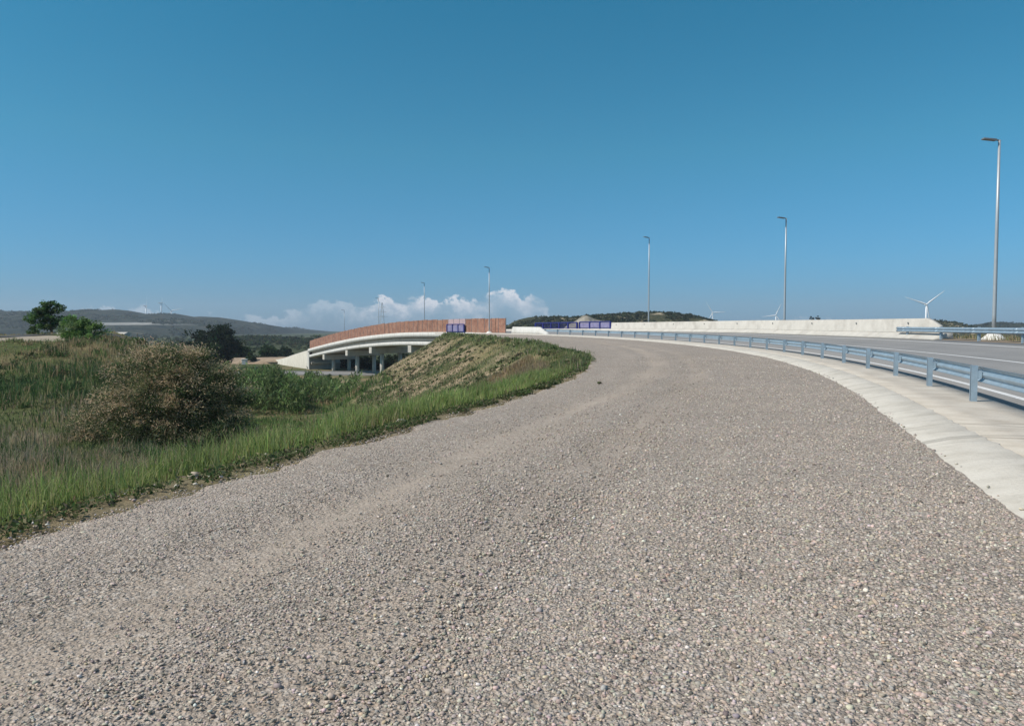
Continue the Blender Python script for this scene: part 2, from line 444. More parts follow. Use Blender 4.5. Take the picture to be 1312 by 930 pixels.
# ------------------------------------------------------------------ helpers: leaves, grass, stones as numpy meshes
def blades_mesh(name, P, h, w, col, lean=.35, seed=1, tipcol=None, facing=None):
    """bent tapering blades: 5 vertices each"""
    g = np.random.default_rng(seed); n = len(P)
    az = g.uniform(0, 2 * np.pi, n); la = g.uniform(0, 2 * np.pi, n); ln = np.abs(g.normal(0, lean, n)) * h
    wx = np.cos(az) * w / 2; wy = np.sin(az) * w / 2
    lx = np.cos(la) * ln; ly = np.sin(la) * ln
    V = np.zeros((n, 5, 3))
    V[:, 0] = P + np.stack([-wx, -wy, 0 * h], -1); V[:, 1] = P + np.stack([wx, wy, 0 * h], -1)
    m = P + np.stack([lx * .35, ly * .35, h * .58], -1)
    V[:, 2] = m + np.stack([wx * .8, wy * .8, 0 * h], -1); V[:, 3] = m + np.stack([-wx * .8, -wy * .8, 0 * h], -1)
    V[:, 4] = P + np.stack([lx, ly, h * np.sqrt(np.maximum(.15, 1 - (ln / h) ** 2 * .5))], -1)
    i = np.arange(n)[:, None] * 5
    fl = np.concatenate([i + 0, i + 1, i + 2, i + 3, i + 3, i + 2, i + 4], 1).ravel()
    fs = np.tile([4, 3], n)
    C = np.repeat(np.clip(col * 1.45, 0, .8)[:, None, :], 5, 1).copy()
    if tipcol is not None: C[:, 4] = tipcol
    return mesh_np(name, V.reshape(-1, 3), fl, fs, M['blade'], False, C.reshape(-1, 3))

def leaves_mesh(name, P, size, col, seed=1, aspect=.5, outward=None, droop=0, mat=None):
    """diamond leaves or sprays, free orientation or pushed outward"""
    g = np.random.default_rng(seed); n = len(P)
    a = g.normal(size=(n, 3))
    if outward is not None: a = a * .55 + outward
    a[:, 2] -= droop
    a /= np.linalg.norm(a, axis=1, keepdims=True)
    b = g.normal(size=(n, 3)); b -= (b * a).sum(1, keepdims=True) * a; b /= np.linalg.norm(b, axis=1, keepdims=True)
    size = np.asarray(size)[:, None]
    V = np.stack([P - a * size * .5, P + b * size * aspect * .5 + a * size * .05, P + a * size * .5, P - b * size * aspect * .5 - a * size * .05], 1)
    fl = np.arange(n * 4); C = np.repeat(col[:, None, :], 4, 1)
    return mesh_np(name, V.reshape(-1, 3), fl, np.full(n, 4), mat or M['foliage'], False, C.reshape(-1, 3))

def pick(cols, n, g, jit=.15, p=None):
    cols = np.asarray(cols, float); k = g.choice(len(cols), n, p=p)
    return np.clip(cols[k] * (1 + g.normal(0, jit, (n, 1))) * (1 + g.normal(0, jit * .3, (n, 3))), .004, .9)

def ico():
    t = (1 + 5 ** .5) / 2
    v = np.array([(-1, t, 0), (1, t, 0), (-1, -t, 0), (1, -t, 0), (0, -1, t), (0, 1, t), (0, -1, -t), (0, 1, -t), (t, 0, -1), (t, 0, 1), (-t, 0, -1), (-t, 0, 1)], float)
    v /= np.linalg.norm(v[0])
    f = np.array([(0, 11, 5), (0, 5, 1), (0, 1, 7), (0, 7, 10), (0, 10, 11), (1, 5, 9), (5, 11, 4), (11, 10, 2), (10, 7, 6), (7, 1, 8), (3, 9, 4), (3, 4, 2), (3, 2, 6), (3, 6, 8), (3, 8, 9), (4, 9, 5), (2, 4, 11), (6, 2, 10), (8, 6, 7), (9, 8, 1)])
    return v, f

def stones_mesh(name, P, size, col, seed=3):
    g = np.random.default_rng(seed); v, f = ico(); n = len(P)
    K = 24
    T = np.stack([v * g.uniform(.58, 1.25, (12, 1)) * g.uniform(.55, 1.2, 3) for _ in range(K)])
    k = g.integers(0, K, n)
    q = g.normal(size=(n, 4)); q /= np.linalg.norm(q, axis=1, keepdims=True)
    w, x, y, z = q.T
    Rm = np.stack([np.stack([1 - 2 * (y * y + z * z), 2 * (x * y - z * w), 2 * (x * z + y * w)], -1),
                   np.stack([2 * (x * y + z * w), 1 - 2 * (x * x + z * z), 2 * (y * z - x * w)], -1),
                   np.stack([2 * (x * z - y * w), 2 * (y * z + x * w), 1 - 2 * (x * x + y * y)], -1)], 1)
    V = np.einsum('nij,nvj->nvi', Rm, T[k]) * (np.asarray(size)[:, None, None] * .5)
    V[:, :, 2] *= .68
    V += P[:, None, :]
    fl = (f[None] + (np.arange(n) * 12)[:, None, None]).reshape(-1)
    return mesh_np(name, V.reshape(-1, 3), fl, np.full(n * 20, 3), M['stone'], False, np.repeat(col, 12, 0))

# ------------------------------------------------------------------ camera, sun, sky
cam = bpy.data.cameras.new('camera'); co = bpy.data.objects.new('camera', cam); COL.objects.link(co)
cam.sensor_width = 36; cam.lens = 947 / 1312 * 36; cam.clip_end = 30000; cam.clip_start = .05
co.location = (0, 0, 1.6); co.rotation_euler = (R_(90 - math.degrees(math.atan(43 / 947))), 0, 0)
scene.camera = co

SUN_AZ = math.atan2(-.86, -.30); SUN_EL = R_(46)
sd = (math.sin(SUN_AZ) * math.cos(SUN_EL), math.cos(SUN_AZ) * math.cos(SUN_EL), math.sin(SUN_EL))
sun = bpy.data.lights.new('sun', 'SUN'); sun.energy = 3.9; sun.angle = R_(.53); sun.color = (1, .94, .85)
so = bpy.data.objects.new('sun', sun); COL.objects.link(so); so.location = (-30, -10, 60)
from mathutils import Vector
so.rotation_euler = Vector(sd).to_track_quat('Z', 'Y').to_euler()

w = bpy.data.worlds.new('World'); scene.world = w; w.use_nodes = True
wt = w.node_tree; bg = wt.nodes['Background']
class WT(NT):
    def __init__(s): s.t = wt; s.n = wt.nodes; s.l = wt.links
W = WT()
# sky tint by height above the horizon (0 .. 1.2 rad): teal blue low down, boosted overhead, out of view, to lift the shadows
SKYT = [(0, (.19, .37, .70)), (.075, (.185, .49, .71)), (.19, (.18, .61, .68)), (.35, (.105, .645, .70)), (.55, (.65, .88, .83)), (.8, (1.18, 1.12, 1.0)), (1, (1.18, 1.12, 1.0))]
sky = W.new('ShaderNodeTexSky', sky_type='NISHITA'); sky.sun_disc = False; sky.sun_elevation = SUN_EL; sky.sun_rotation = SUN_AZ
sky.altitude = 300; sky.air_density = 1.0; sky.dust_density = .6; sky.ozone_density = 2.0
tc = W.new('ShaderNodeTexCoord').outputs['Generated']
sp = W.new('ShaderNodeSeparateXYZ'); W.link(tc, sp.inputs[0])
az = W.math('ARCTAN2', sp.outputs[0], sp.outputs[1]); el = W.math('ARCSINE', sp.outputs[2])
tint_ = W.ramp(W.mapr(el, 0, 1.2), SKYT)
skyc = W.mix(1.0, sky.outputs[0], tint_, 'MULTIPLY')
cv = W.new('ShaderNodeCombineXYZ'); W.link(az, cv.inputs[0]); W.link(el, cv.inputs[1])
vs = W.new('ShaderNodeVectorMath', operation='MULTIPLY'); W.link(cv.outputs[0], vs.inputs[0]); vs.inputs[1].default_value = (1, 1.35, 1)
n1 = W.noise(vs.outputs[0], 55, 6, .6); n2 = W.noise(vs.outputs[0], 28, 5, .55); n3 = W.noise(vs.outputs[0], 130, 4, .6)
AZ = lambda px: math.atan((px - 656) / 947)
a0, a1 = -.75, .75
fc = W.new('ShaderNodeFloatCurve'); W.link(W.mapr(az, a0, a1), fc.inputs['Value'])
prof = [(-100, 10), (60, 20), (120, 26), (190, 27), (230, 14), (290, 16), (350, 20), (420, 36), (450, 36), (470, 34), (487, 44), (500, 45), (512, 36), (528, 43), (545, 44), (565, 40), (595, 42), (612, 40), (632, 50), (648, 53), (664, 50), (674, 43), (686, 46), (697, 42), (707, 24), (760, 10), (900, 8), (1000, 14), (1045, 16), (1100, 8), (1312, 8)]
crv = fc.mapping.curves[0]
pts = [((AZ(px) - a0) / (a1 - a0), h / 100) for px, h in prof]
crv.points[0].location = (0, .05); crv.points[1].location = (1, .05)
for p_ in pts: crv.points.new(*p_)
fc.mapping.update()
fade = W.new('ShaderNodeFloatCurve'); W.link(W.mapr(az, a0, a1), fade.inputs['Value'])
fpro = [(-100, .12), (60, .3), (120, .5), (190, .45), (230, .25), (290, .34), (380, .36), (455, .46), (478, .95), (640, .95), (700, .9), (712, .2), (800, .08), (980, .12), (1045, .2), (1120, .08), (1312, .06)]
crv = fade.mapping.curves[0]; crv.points[0].location = (0, .05); crv.points[1].location = (1, .05)
for px, h in fpro: crv.points.new((AZ(px) - a0) / (a1 - a0), h)
fade.mapping.update()
topel = W.math('MULTIPLY', fc.outputs[0], 100 / 947)
edge = W.math('ADD', W.math('SUBTRACT', topel, el), W.math('ADD', W.mapr(n1, 0, 1, -.026, .020), W.mapr(n3, 0, 1, -.007, .007)))
dens = W.mapr(edge, -.0005, .0035, 0, 1)
low = W.mapr(edge, .006, .026, 1, .25)
patch = W.mapr(n2, .40, .52, .2, 1)
alpha = W.math('MULTIPLY', W.math('MULTIPLY', W.math('MULTIPLY', dens, low), patch), fade.outputs[0])
alpha = W.math('MULTIPLY', alpha, W.math('GREATER_THAN', sp.outputs[1], 0))
ccol = W.ramp(W.math('ADD', edge, W.mapr(n3, 0, 1, -.008, .008)), [(.0, (6.2, 6.3, 6.6)), (.012, (5.6, 5.7, 6.1)), (.035, (3.7, 4.2, 5.0))])
CLOUD = ccol
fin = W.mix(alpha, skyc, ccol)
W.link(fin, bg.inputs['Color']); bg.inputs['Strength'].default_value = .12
vsn = scene.view_settings; vsn.view_transform = 'Standard'; vsn.look = 'None'; vsn.gamma = 1; vsn.use_curve_mapping = False
vsn.exposure = 0.25

# ------------------------------------------------------------------ ground
def graded(lo, hi, step, far, gr=1.12):
    a = list(np.arange(lo, hi + step, step)); st = step; x = a[-1]
    while x < far: st *= gr; x += st; a.append(x)
    st = step; x = a[0]; b = []
    while x > -far: st *= gr; x -= st; b.append(x)
    return np.array(b[::-1] + a)
gx = graded(-62, 62, .8, 4800); gy = graded(-6, 180, .8, 4800)
GX, GY = np.meshgrid(gx, gy, indexing='ij')
GZ = H(GX, GY)
def zone_color(x, y):
    s, d = proj(x, y); dl = dleft(s); off = dl - d
    g1 = fbm(x / 6, y / 6, 41); g2 = fbm(x / 2.2, y / 2.2, 42); g3 = fbm(s / 5, d / 2.6, 43)
    dry = np.array([.22, .18, .10]); green = np.array([.085, .105, .04]); soil = np.array([.30, .235, .16]); far_ = np.array([.05, .058, .03])
    k = sstep(-.25, .45, g1 + .4 * g2)[..., None]
    c = green * (1 - k) + dry * k
    # bare soil shows on the far face of the embankment
    face = sstep(1.5, 4, off) * sstep(13, 30, s) * (1 - sstep(170, 180, s)) * (1 - sstep(14, 18, off)) * (d < 0)
    ks = (face * sstep(-.25, .25, g3 + .5 * g2))[..., None]
    c = c * (1 - ks) + soil * ks
    ke = (sstep(-.3, .0, off) * (1 - sstep(.3, 1.0, off)) * .6 * (d < 0))[..., None]
    c = c * (1 - ke) + np.array([.20, .165, .12]) * ke
    kr = ((d > 9) * .85)[..., None]; c = c * (1 - kr) + np.array([.26, .20, .13]) * kr
    kf = sstep(220, 320, np.hypot(x, y))[..., None]
    c = c * (1 - kf) + (far_ * .75 + .25 * green) * kf
    return c
tint = zone_color(GX, GY).reshape(-1, 3)
struct('ground', grid_mesh('ground', GX, GY, GZ, M['terrain'], True, tint))

# gravel platform with an uneven left edge
def gravel_sheet():
    S = np.concatenate([np.arange(-22, 40, .2), np.arange(40, 131, .8)])
    U = np.concatenate([np.linspace(0, .12, 8), np.linspace(.16, 1, 26)])
    SS = np.repeat(S[:, None], len(U), 1); UU = np.repeat(U[None], len(S), 0)
    dl = dleft(SS) + .3 * fbm(SS * .9, SS * 0 + 2, 51, 4) + .09 * fbm(SS * 5, SS * 0, 52, 2)
    dr = np.where(SS < 110, -1.97, -1.9) + .05 * fbm(SS * 2.5, SS * 0 + 9, 53, 3)
    DD = dl + (dr - dl) * UU
    Z = zgravel(SS, DD) + .012 * fbm(SS / 1.5, DD * 1.5, 54) - .02 * np.exp(-((DD + 7.7) / .5) ** 2) - .015 * np.exp(-((DD + 6.1) / .45) ** 2)
    Z = Z - .14 * (1 - sstep(0, .02, UU))
    X, Y = path(SS, DD)
    return grid_mesh('gravel_road', X, Y, Z, M['gravel'], True, uvs=np.stack([SS, DD, 0 * SS], -1).reshape(-1, 3))
struct('gravel_road', gravel_sheet())

# loose stones on the gravel, dense near the camera
def scatter_stones():
    g = np.random.default_rng(5); P = []; SZ = []; CC = []
    stops = np.array([[.21, .185, .162], [.36, .315, .275], [.445, .392, .345], [.475, .412, .357], [.49, .42, .363], [.54, .482, .426], [.38, .355, .335], [.50, .395, .31], [.68, .635, .58]])
    pr = np.array([.07, .16, .22, .18, .13, .11, .06, .04, .03]); pr /= pr.sum()
    for (y0, y1, dens, smin, smax) in ((2.0, 4.5, 2600, .010, .048), (4.5, 7.5, 1350, .013, .054), (7.5, 12, 560, .018, .052), (12, 20, 200, .024, .058), (20, 40, 55, .03, .07)):
        x0, x1 = -.78 * y1 - .6, .78 * y1 + .6
        n = int((x1 - x0) * (y1 - y0) * dens)
        x = g.uniform(x0, x1, n); y = g.uniform(y0, y1, n)
        s, d = proj(x, y); dl = dleft(s)
        wob = .3 * fbm(s * .18, d * 1.1, 61)
        dust = np.clip(1 - np.abs(d + wob + 7.7) / .75, 0, 1) + .7 * np.clip(1 - np.abs(d + wob + 6.1) / .6, 0, 1)
        coarse = .42 + .58 * sstep(-8.0, -4.3, d + .8 * fbm(x / 1.5, y / 1.5, 62))
        keep = (np.abs(x) < .78 * y + .6) & (d > dl + .03) & (d < -2.0 + .05 * fbm(s * 2.5, s * 0 + 9, 53, 3)) & (g.random(n) < (1 - .85 * np.clip(dust, 0, 1)) * (.22 + .78 * coarse))
        x, y, s, d, coarse = x[keep], y[keep], s[keep], d[keep], coarse[keep]; m = len(x)
        sz = smin + (smax - smin) * g.beta(1.3, 4.6, m) * (.26 + .94 * coarse)
        big = g.random(m) < .006; sz = np.where(big, np.minimum(sz * 1.8, .065), sz)
        z = zgravel(s, d) + .012 * fbm(s / 1.5, d * 1.5, 54) + sz * g.uniform(-.17, .13, m)
        P.append(np.stack([x, y, z], -1)); SZ.append(sz); CC.append(pick(stops, m, g, .15, pr) * np.array([.955, .92, .88]))
    # a few stones rolled onto the kerb and into the verge
    n = 460; s = g.uniform(-14, 25, n); d = np.where(g.random(n) < .2, -2.0 + np.abs(g.normal(0, .06, n)), dleft(s) - np.abs(g.normal(0, .35, n)))
    x, y = path(s, d); sz = g.uniform(.015, .06, n)
    z = np.where(d > -3, zref(s) - .13 + np.clip((d + 2) / .7, 0, 1) * .13 + sz * .25, H(x, y) + sz * .2)
    P.append(np.stack([x, y, z], -1)); SZ.append(sz); CC.append(pick(stops, n, g, .15, pr))
    P = np.concatenate(P); SZ = np.concatenate(SZ); CC = np.concatenate(CC)
    print('stones', len(P))
    struct('gravel_stones', stones_mesh('gravel_stones', P, SZ, CC), 'stuff')
scatter_stones()

# concrete edge: sloped kerb and flat walkway under the rail
struct('kerb', sweep('kerb', [(-2.15, -.24), (-1.98, -.125), (-1.62, -.05), (-1.27, .0), (-1.22, -.02), (-1.22, -.25)], -22, 117, .14, M['kerb'], True, jitter=.045, smooth=False, uv=True))
struct('walkway', sweep('walkway', [(-1.24, -.25), (-1.24, -.006), (-.75, .0), (-.2, .0), (.33, -.004), (.35, -.25)], -22, 117, .5, M['walkway'], True, jitter=.014, uv=True))
# carriageway with painted lines
struct('road', sweep('road', [(.352, -.03), (2, -.03), (4, -.03), (6, -.03), (8, -.03), (9.0, -.03), (9.0, -.3), (.352, -.3)], -22, 260, .8, M['asphalt'], True, zf=zroad, uv=True))
for a, b in ((.82, .96), (4.25, 4.37), (7.65, 7.79)):
    struct('road_marking', sweep('road_marking', [(a, -.026), (b, -.026)], -22, 138, .6, M['paint'], False, zf=zroad))
struct('road_shoulder', sweep('road_shoulder', [(9.004, -.3), (9.004, .0), (9.5, .02), (13.2, -.02), (13.2, -.5)], -22, 60, 1.0, M['earth'], True, zf=lambda s, d: zroad(s, np.minimum(d, 9.3)) - .02, jitter=.05))

# ------------------------------------------------------------------ guard rails
def beam_profile(d0, z0, face=1):
    # double wave, open towards the traffic side; closed thin loop
    wv = [(.0, 0), (.045, .03), (.075, .06), (.075, .095), (.02, .135), (.02, .175), (.075, .215), (.075, .25), (.045, .28), (.0, .31)]
    out = [(d0 + face * a, z0 + b) for a, b in wv]; inn = [(d0 + face * (a - .012), z0 + b) for a, b in wv]
    return out + inn[::-1]

def guard_rail(label, d, s0, s1, first, face, zf):
    x, y = path(s0, d); o = thing('guard_rail', label, 'guard rail', (0, 0, 0))
    link('beam', sweep('beam', beam_profile(d + face * .13, .385, face), s0, s1, .5, M['galvanised'], True, zf=zf), o)
    b = MB()        # C-section post, open along the road
    b.prism([(-.055, -.065), (.055, -.065), (.055, -.035), (.046, -.035), (.046, -.056), (-.046, -.056), (-.046, .056), (.046, .056), (.046, .035), (.055, .035), (.055, .065), (-.055, .065)], -.05, .72)
    post = b.mesh('post', M['galvanised'])
    c = MB(); c.box(-.13, -.057, -.06, .06, .46, .62); c.tube([(-.16, 0, .54), (-.1, 0, .54)], .022, 8)
    spacer = c.mesh('spacer', M['galvanised'], bevel=.004)
    s = first
    while s < s1:
        px, py = path(s, d); pz = float(zf(np.array(s), np.array(d)))
        p = link('post', post, o, (float(px), float(py), pz), (0, 0, heading(s) + (math.pi if face > 0 else 0)))
        link('spacer', spacer, p)
        if -12 < s + .5 < s1 - .4:
            jp = beam_profile(d + face * .13, .385, face); jp = [(a + (face * .006 if k_ < 10 else -face * .006), b) for k_, (a, b) in enumerate(jp)]
            link('lap_joint', sweep('lap_joint', jp, s + .18, s + .5, .16, M['galvanised'], True, zf=zf), o)
        s += 4.0
    return o
guard_rail('pale blue galvanised guard rail curving along the concrete strip between gravel and road', -.13, -12, 97, -8.2, 1, lambda s, d: zref(s) + 0 * d)
guard_rail('short galvanised guard rail on the far side of the road beside the tall lamp', 9.05, -14, 34.5, -10.6, -1, zroad)

# ------------------------------------------------------------------ concrete parapets
def parapet(name, label, prof, s0, s1, zf, mat):
    me = sweep(name, prof, s0, s1, .5, mat, True, zf=zf)
    return me
# far side of the carriageway: wall on a pale kerb foot, sloped ends
o = thing('parapet_wall', 'long pale concrete parapet wall along the far edge of the curved road', 'wall')
wall_prof = [(9.3, .3), (9.35, .34), (9.42, 1.18), (9.67, 1.18), (9.75, .3)]
me = sweep('wall', wall_prof, 30.5, 99, .5, M['concrete'], True, zf=zroad)
v = np.zeros(len(me.vertices) * 3, np.float32); me.vertices.foreach_get('co', v); v = v.reshape(-1, 3)
ss, dd_ = proj(v[:, 0], v[:, 1]); base = zroad(ss, dd_) + .3
fac = np.minimum(np.clip((ss - 29.2) / 2.6, .05, 1), np.clip((100.5 - ss) / 6.0, .08, 1))
v[:, 2] = np.where(v[:, 2] > base, base + (v[:, 2] - base) * fac, v[:, 2]); me.vertices.foreach_set('co', v.ravel()); me.update()
link('wall', me, o)
link('foot', sweep('foot', [(8.72, -.06), (8.76, .06), (9.2, .297), (9.8, .297), (9.85, -.3)], 29.6, 128, .5, M['concrete'], True, zf=zroad, jitter=.01), o)
mm = MB().tube([(0, 0, 0), (0, 0, .04)], .06, 8).mesh('drain_cap', M['lamp_dark'])
for s in np.arange(34, 98, 7.2):
    x, y = path(s, 9.37); link('drain_cap', mm, o, (float(x), float(y), float(zroad(s, 9.2)) + .92), (0, R_(-90), heading(s)))

# near side: white block with a sloped end just before the screen fence
o = thing('parapet_block', 'short white concrete barrier block with sloped end at the start of the bridge', 'barrier')
me = sweep('block', [(-.55, -.1), (-.5, .35), (-.28, 1.02), (0, 1.02), (.25, .35), (.3, -.1)], 94.5, 105.8, .35, M['fascia'], True)
v = np.zeros(len(me.vertices) * 3, np.float32); me.vertices.foreach_get('co', v); v = v.reshape(-1, 3)
ss, _d = proj(v[:, 0], v[:, 1]); base = zref(ss) - .1
v[:, 2] = base + (v[:, 2] - base) * np.clip((ss - 93.9) / 3.4, .12, 1); me.vertices.foreach_set('co', v.ravel()); me.update()
link('block', me, o)

# ------------------------------------------------------------------ bridge
tS = lambda t: S1 + t
SB0, SB1 = tS(13), tS(125)
br = thing('bridge', 'concrete road bridge with white edge beams and round columns spanning the lower road', 'bridge')
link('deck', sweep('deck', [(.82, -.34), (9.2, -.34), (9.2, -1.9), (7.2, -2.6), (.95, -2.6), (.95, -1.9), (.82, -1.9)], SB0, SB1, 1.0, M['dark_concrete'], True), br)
link('edge_beam', sweep('edge_beam', [(-.42, .02), (-.42, -.98), (.81, -.98), (.81, -.02), (.3, -.02), (.3, .02)], tS(10), SB1 + .8, 1.0, M['fascia'], True), br)
link('edge_beam', sweep('edge_beam', [(9.05, .02), (9.05, -.3), (9.25, -.98), (9.75, -.98), (9.75, .02)], tS(8), SB1 + .8, 1.0, M['fascia'], True, zf=lambda s, d: zref(s) + bank(s) * 9), br)
link('web', sweep('web', [(.62, -.985), (.8, -.985), (.8, -1.88), (.62, -1.88)], SB0, SB1, 1.0, M['concrete'], True), br)
link('girder', sweep('girder', [(-.36, -1.885), (-.36, -2.55), (-.1, -2.72), (.9, -2.72), (.9, -1.885)], SB0, SB1, 1.0, M['fascia'], True), br)
def loc_frame(s):
    x, y = path(s, 0.0); return (float(x), float(y), float(zref(s))), heading(s)
colm = {}
for t in (43, 68, 87, 109):
    L, rz = loc_frame(tS(t))
    c = MB(); c.add([(-.25, -.9, -4.2), (9.3, -.9, -4.2), (9.3, .9, -4.2), (-.25, .9, -4.2), (-.25, -.9, -2.725), (9.3, -.9, -2.725), (9.3, .9, -2.725), (-.25, .9, -2.725)],
                    [(3, 2, 1, 0), (4, 5, 6, 7), (0, 1, 5, 4), (1, 2, 6, 5), (2, 3, 7, 6), (3, 0, 4, 7)])
    cap = link('pier_cap', c.mesh('pier_cap', M['concrete'], bevel=.06), br, L, (0, 0, rz))
    for dcol in (2.7, 7.3):
        zb = -11.6 - L[2]
        col_ = link('column', MB().tube([(0, 0, zb), (0, 0, -4.195)], .5, 20).mesh('column', M['concrete'], True), br)
        x, y = path(tS(t), dcol); col_.location = (float(x), float(y), L[2])
# abutment at the far end and the ramp beyond it
ab = thing('abutment', 'grey concrete abutment closing the far end of the bridge', 'abutment')
L, rz = loc_frame(SB1)
ab.location = L; ab.rotation_euler = (0, 0, rz)
link('front_wall', MB().box(-.1, 9.4, .02, 1.2, -8.2, -2.75).mesh('front_wall', M['concrete'], bevel=.03), ab)
link('bearing_shelf', MB().box(.2, 9.2, -1.2, .0, -4.6, -4.0).mesh('bearing_shelf', M['concrete'], bevel=.03), ab)
link('cheek_wall', MB().box(-.48, -.12, -.6, 1.4, -8.2, -1.0).mesh('cheek_wall', M['fascia'], bevel=.03), ab)
rw = thing('retaining_wall', 'pale ribbed concrete retaining wall sloping down from the far end of the bridge', 'wall')
S = np.arange(SB1 + 1.45, SB1 + 62, .5)
def rib(s): return -.3 + .05 * (np.abs(((s - SB1) % 2.4) - 1.2) > 1.08)
X1, Y1 = path(S, rib(S)); zt = zref(S) - .35 + 0 * S
bot = np.full_like(S, -13.0)
X2, Y2 = path(S, 0.2 + 0 * S)
Xg = np.stack([X1, X1, X2, X2]); Yg = np.stack([Y1, Y1, Y2, Y2]); Zg = np.stack([bot, zt, zt, bot])
def mat_wall():
    t = NT('ribbed_wall'); p = t.pos()
    n = t.noise(p, .5, 6, .65); v = t.new('ShaderNodeVectorMath', operation='MULTIPLY'); t.link(p, v.inputs[0]); v.inputs[1].default_value = (2.2, 2.2, .12)
    n2 = t.noise(v.outputs[0], 1, 5, .6)
    c = t.ramp(n, [(.3, (.44, .42, .36)), (.7, (.54, .52, .45))])
    c = t.mix(t.mapr(n2, .45, .7, 0, .6), c, (.36, .34, .28)); t.col(c); t.rough(.9); return t.m
M['ribbed'] = mat_wall()
link('wall', grid_mesh('wall', Xg, Yg, Zg, M['ribbed'], False), rw)
S = np.arange(SB1 + 1.4, SB1 + 74, 1.0)
Xg, Yg = [], []
ramp_d = [.22, 9.4, 16]
Xg = np.stack([path(S, d + 0 * S)[0] for d in ramp_d]); Yg = np.stack([path(S, d + 0 * S)[1] for d in ramp_d])
Zg = np.stack([zref(S) - .4, zref(S) - .4, -12.5 + 0 * S])
struct('ramp_fill', grid_mesh('ramp_fill', Xg, Yg, Zg, M['earth'], True))

L, rz = loc_frame(tS(12.6))
ab = thing('abutment', 'concrete abutment buried in the grassy slope under the near end of the bridge', 'abutment', L, rz)
link('front_wall', MB().box(-.1, 9.4, -1.0, .35, -7.5, -2.75).mesh('front_wall', M['concrete'], bevel=.03), ab)
link('cheek_wall', MB().box(-.3, -.1, -2.4, .3, -7.5, -1.0).mesh('cheek_wall', M['concrete'], bevel=.02), ab)
# screen fence of rust-red boards along the near edge
fence = thing('screen_fence', 'rust red board screen fence with dark posts along the near edge of the bridge', 'fence')
fp = MB().box(-.045, .045, -.045, .045, .0, 2.42).mesh('post', M['steel_dark'])
step = 2.45; t = 1.6; k = 0
gpan = np.random.default_rng(9)
while t < 125.5:
    gap = 15.2 < t < 22.5
    x, y = path(tS(t), -.2); zt_ = float(zref(tS(t))) + .022
    link('post', fp, fence, (float(x), float(y), zt_), (0, 0, heading(tS(t))))
    if t + step < 126.5:
        mt = M['pale_panel'] if gap else M['screen']
        hh = 2.38 + .03 * gpan.normal()
        q = MB()
        pts4 = []
        for (tt, dd) in ((t + .06, -.225), (t + step - .06, -.225), (t + step - .06, -.175), (t + .06, -.175)):
            xx, yy = path(tS(tt), dd); pts4.append((float(xx), float(yy), float(zref(tS(tt))) + .03))
        q.add(pts4 + [(a, b, c + hh) for a, b, c in pts4], [(3, 2, 1, 0), (4, 5, 6, 7), (0, 1, 5, 4), (1, 2, 6, 5), (2, 3, 7, 6), (3, 0, 4, 7)])
        link('panel', q.mesh('panel', mt), fence)
    t += step; k += 1

def blue_bay_rail(label, s0, s1, d, nb, h, zf, balusters=0, infill=True):
    o = thing('blue_railing', label, 'railing')
    P = []
    for i in range(nb + 1):
        s = s0 + (s1 - s0) * i / nb; x, y = path(s, d); z = float(zf(s, d)); P.append(((float(x), float(y), z), heading(s)))
    pm = MB().box(-.09, .09, -.16, .16, 0, h).mesh('post', M['blue_paint'])
    for L_, rz_ in P: link('post', pm, o, L_, (0, 0, rz_))
    b = MB(); b.tube([(p[0], p[1], p[2] + h) for p, _r in P], .09, 8); b.tube([(p[0], p[1], p[2] + .12) for p, _r in P], .05, 6)
    link('handrail', b.mesh('handrail', M['blue_paint']), o)
    for i in range(nb):
        (p, r1), (q, r2) = P[i], P[i + 1]; p = np.array(p); q = np.array(q); u = (q - p) / np.linalg.norm(q - p); nrm = np.array([u[1], -u[0], 0])
        if infill:
            a = p + u * .2; c = q - u * .2
            vs = [a + nrm * .02, c + nrm * .02, c - nrm * .02, a - nrm * .02]
            m_ = MB().add([tuple(x + np.array([0, 0, .2])) for x in vs] + [tuple(x + np.array([0, 0, h - .14])) for x in vs], [(3, 2, 1, 0), (4, 5, 6, 7), (0, 1, 5, 4), (1, 2, 6, 5), (2, 3, 7, 6), (3, 0, 4, 7)])
            link('panel', m_.mesh('panel', M['violet_panel']), o)
        elif balusters:
            m_ = MB()
            for j in range(1, balusters):
                c = p + (q - p) * j / balusters; m_.tube([tuple(c + np.array([0, 0, .12])), tuple(c + np.array([0, 0, h]))], .035, 5)
            link('baluster_row', m_.mesh('baluster_row', M['blue_paint']), o)
    return o
blue_bay_rail('blue framed railing with violet infill in front of the rust red screen fence', tS(16.2), tS(23.4), -.55, 3, 1.45, lambda s, d: zref(s) + 0)
blue_bay_rail('dark blue railing of upright bars on the bridge behind the white block', tS(-4.5), tS(8), 9.35, 5, 1.0, lambda s, d: zroad(s, 9.3) + .3, 10, False)
blue_bay_rail('blue railing with violet bays at the far end of the parapet wall', tS(-13.5), tS(-5.2), 9.35, 3, 1.05, lambda s, d: zroad(s, 9.3) + .3)

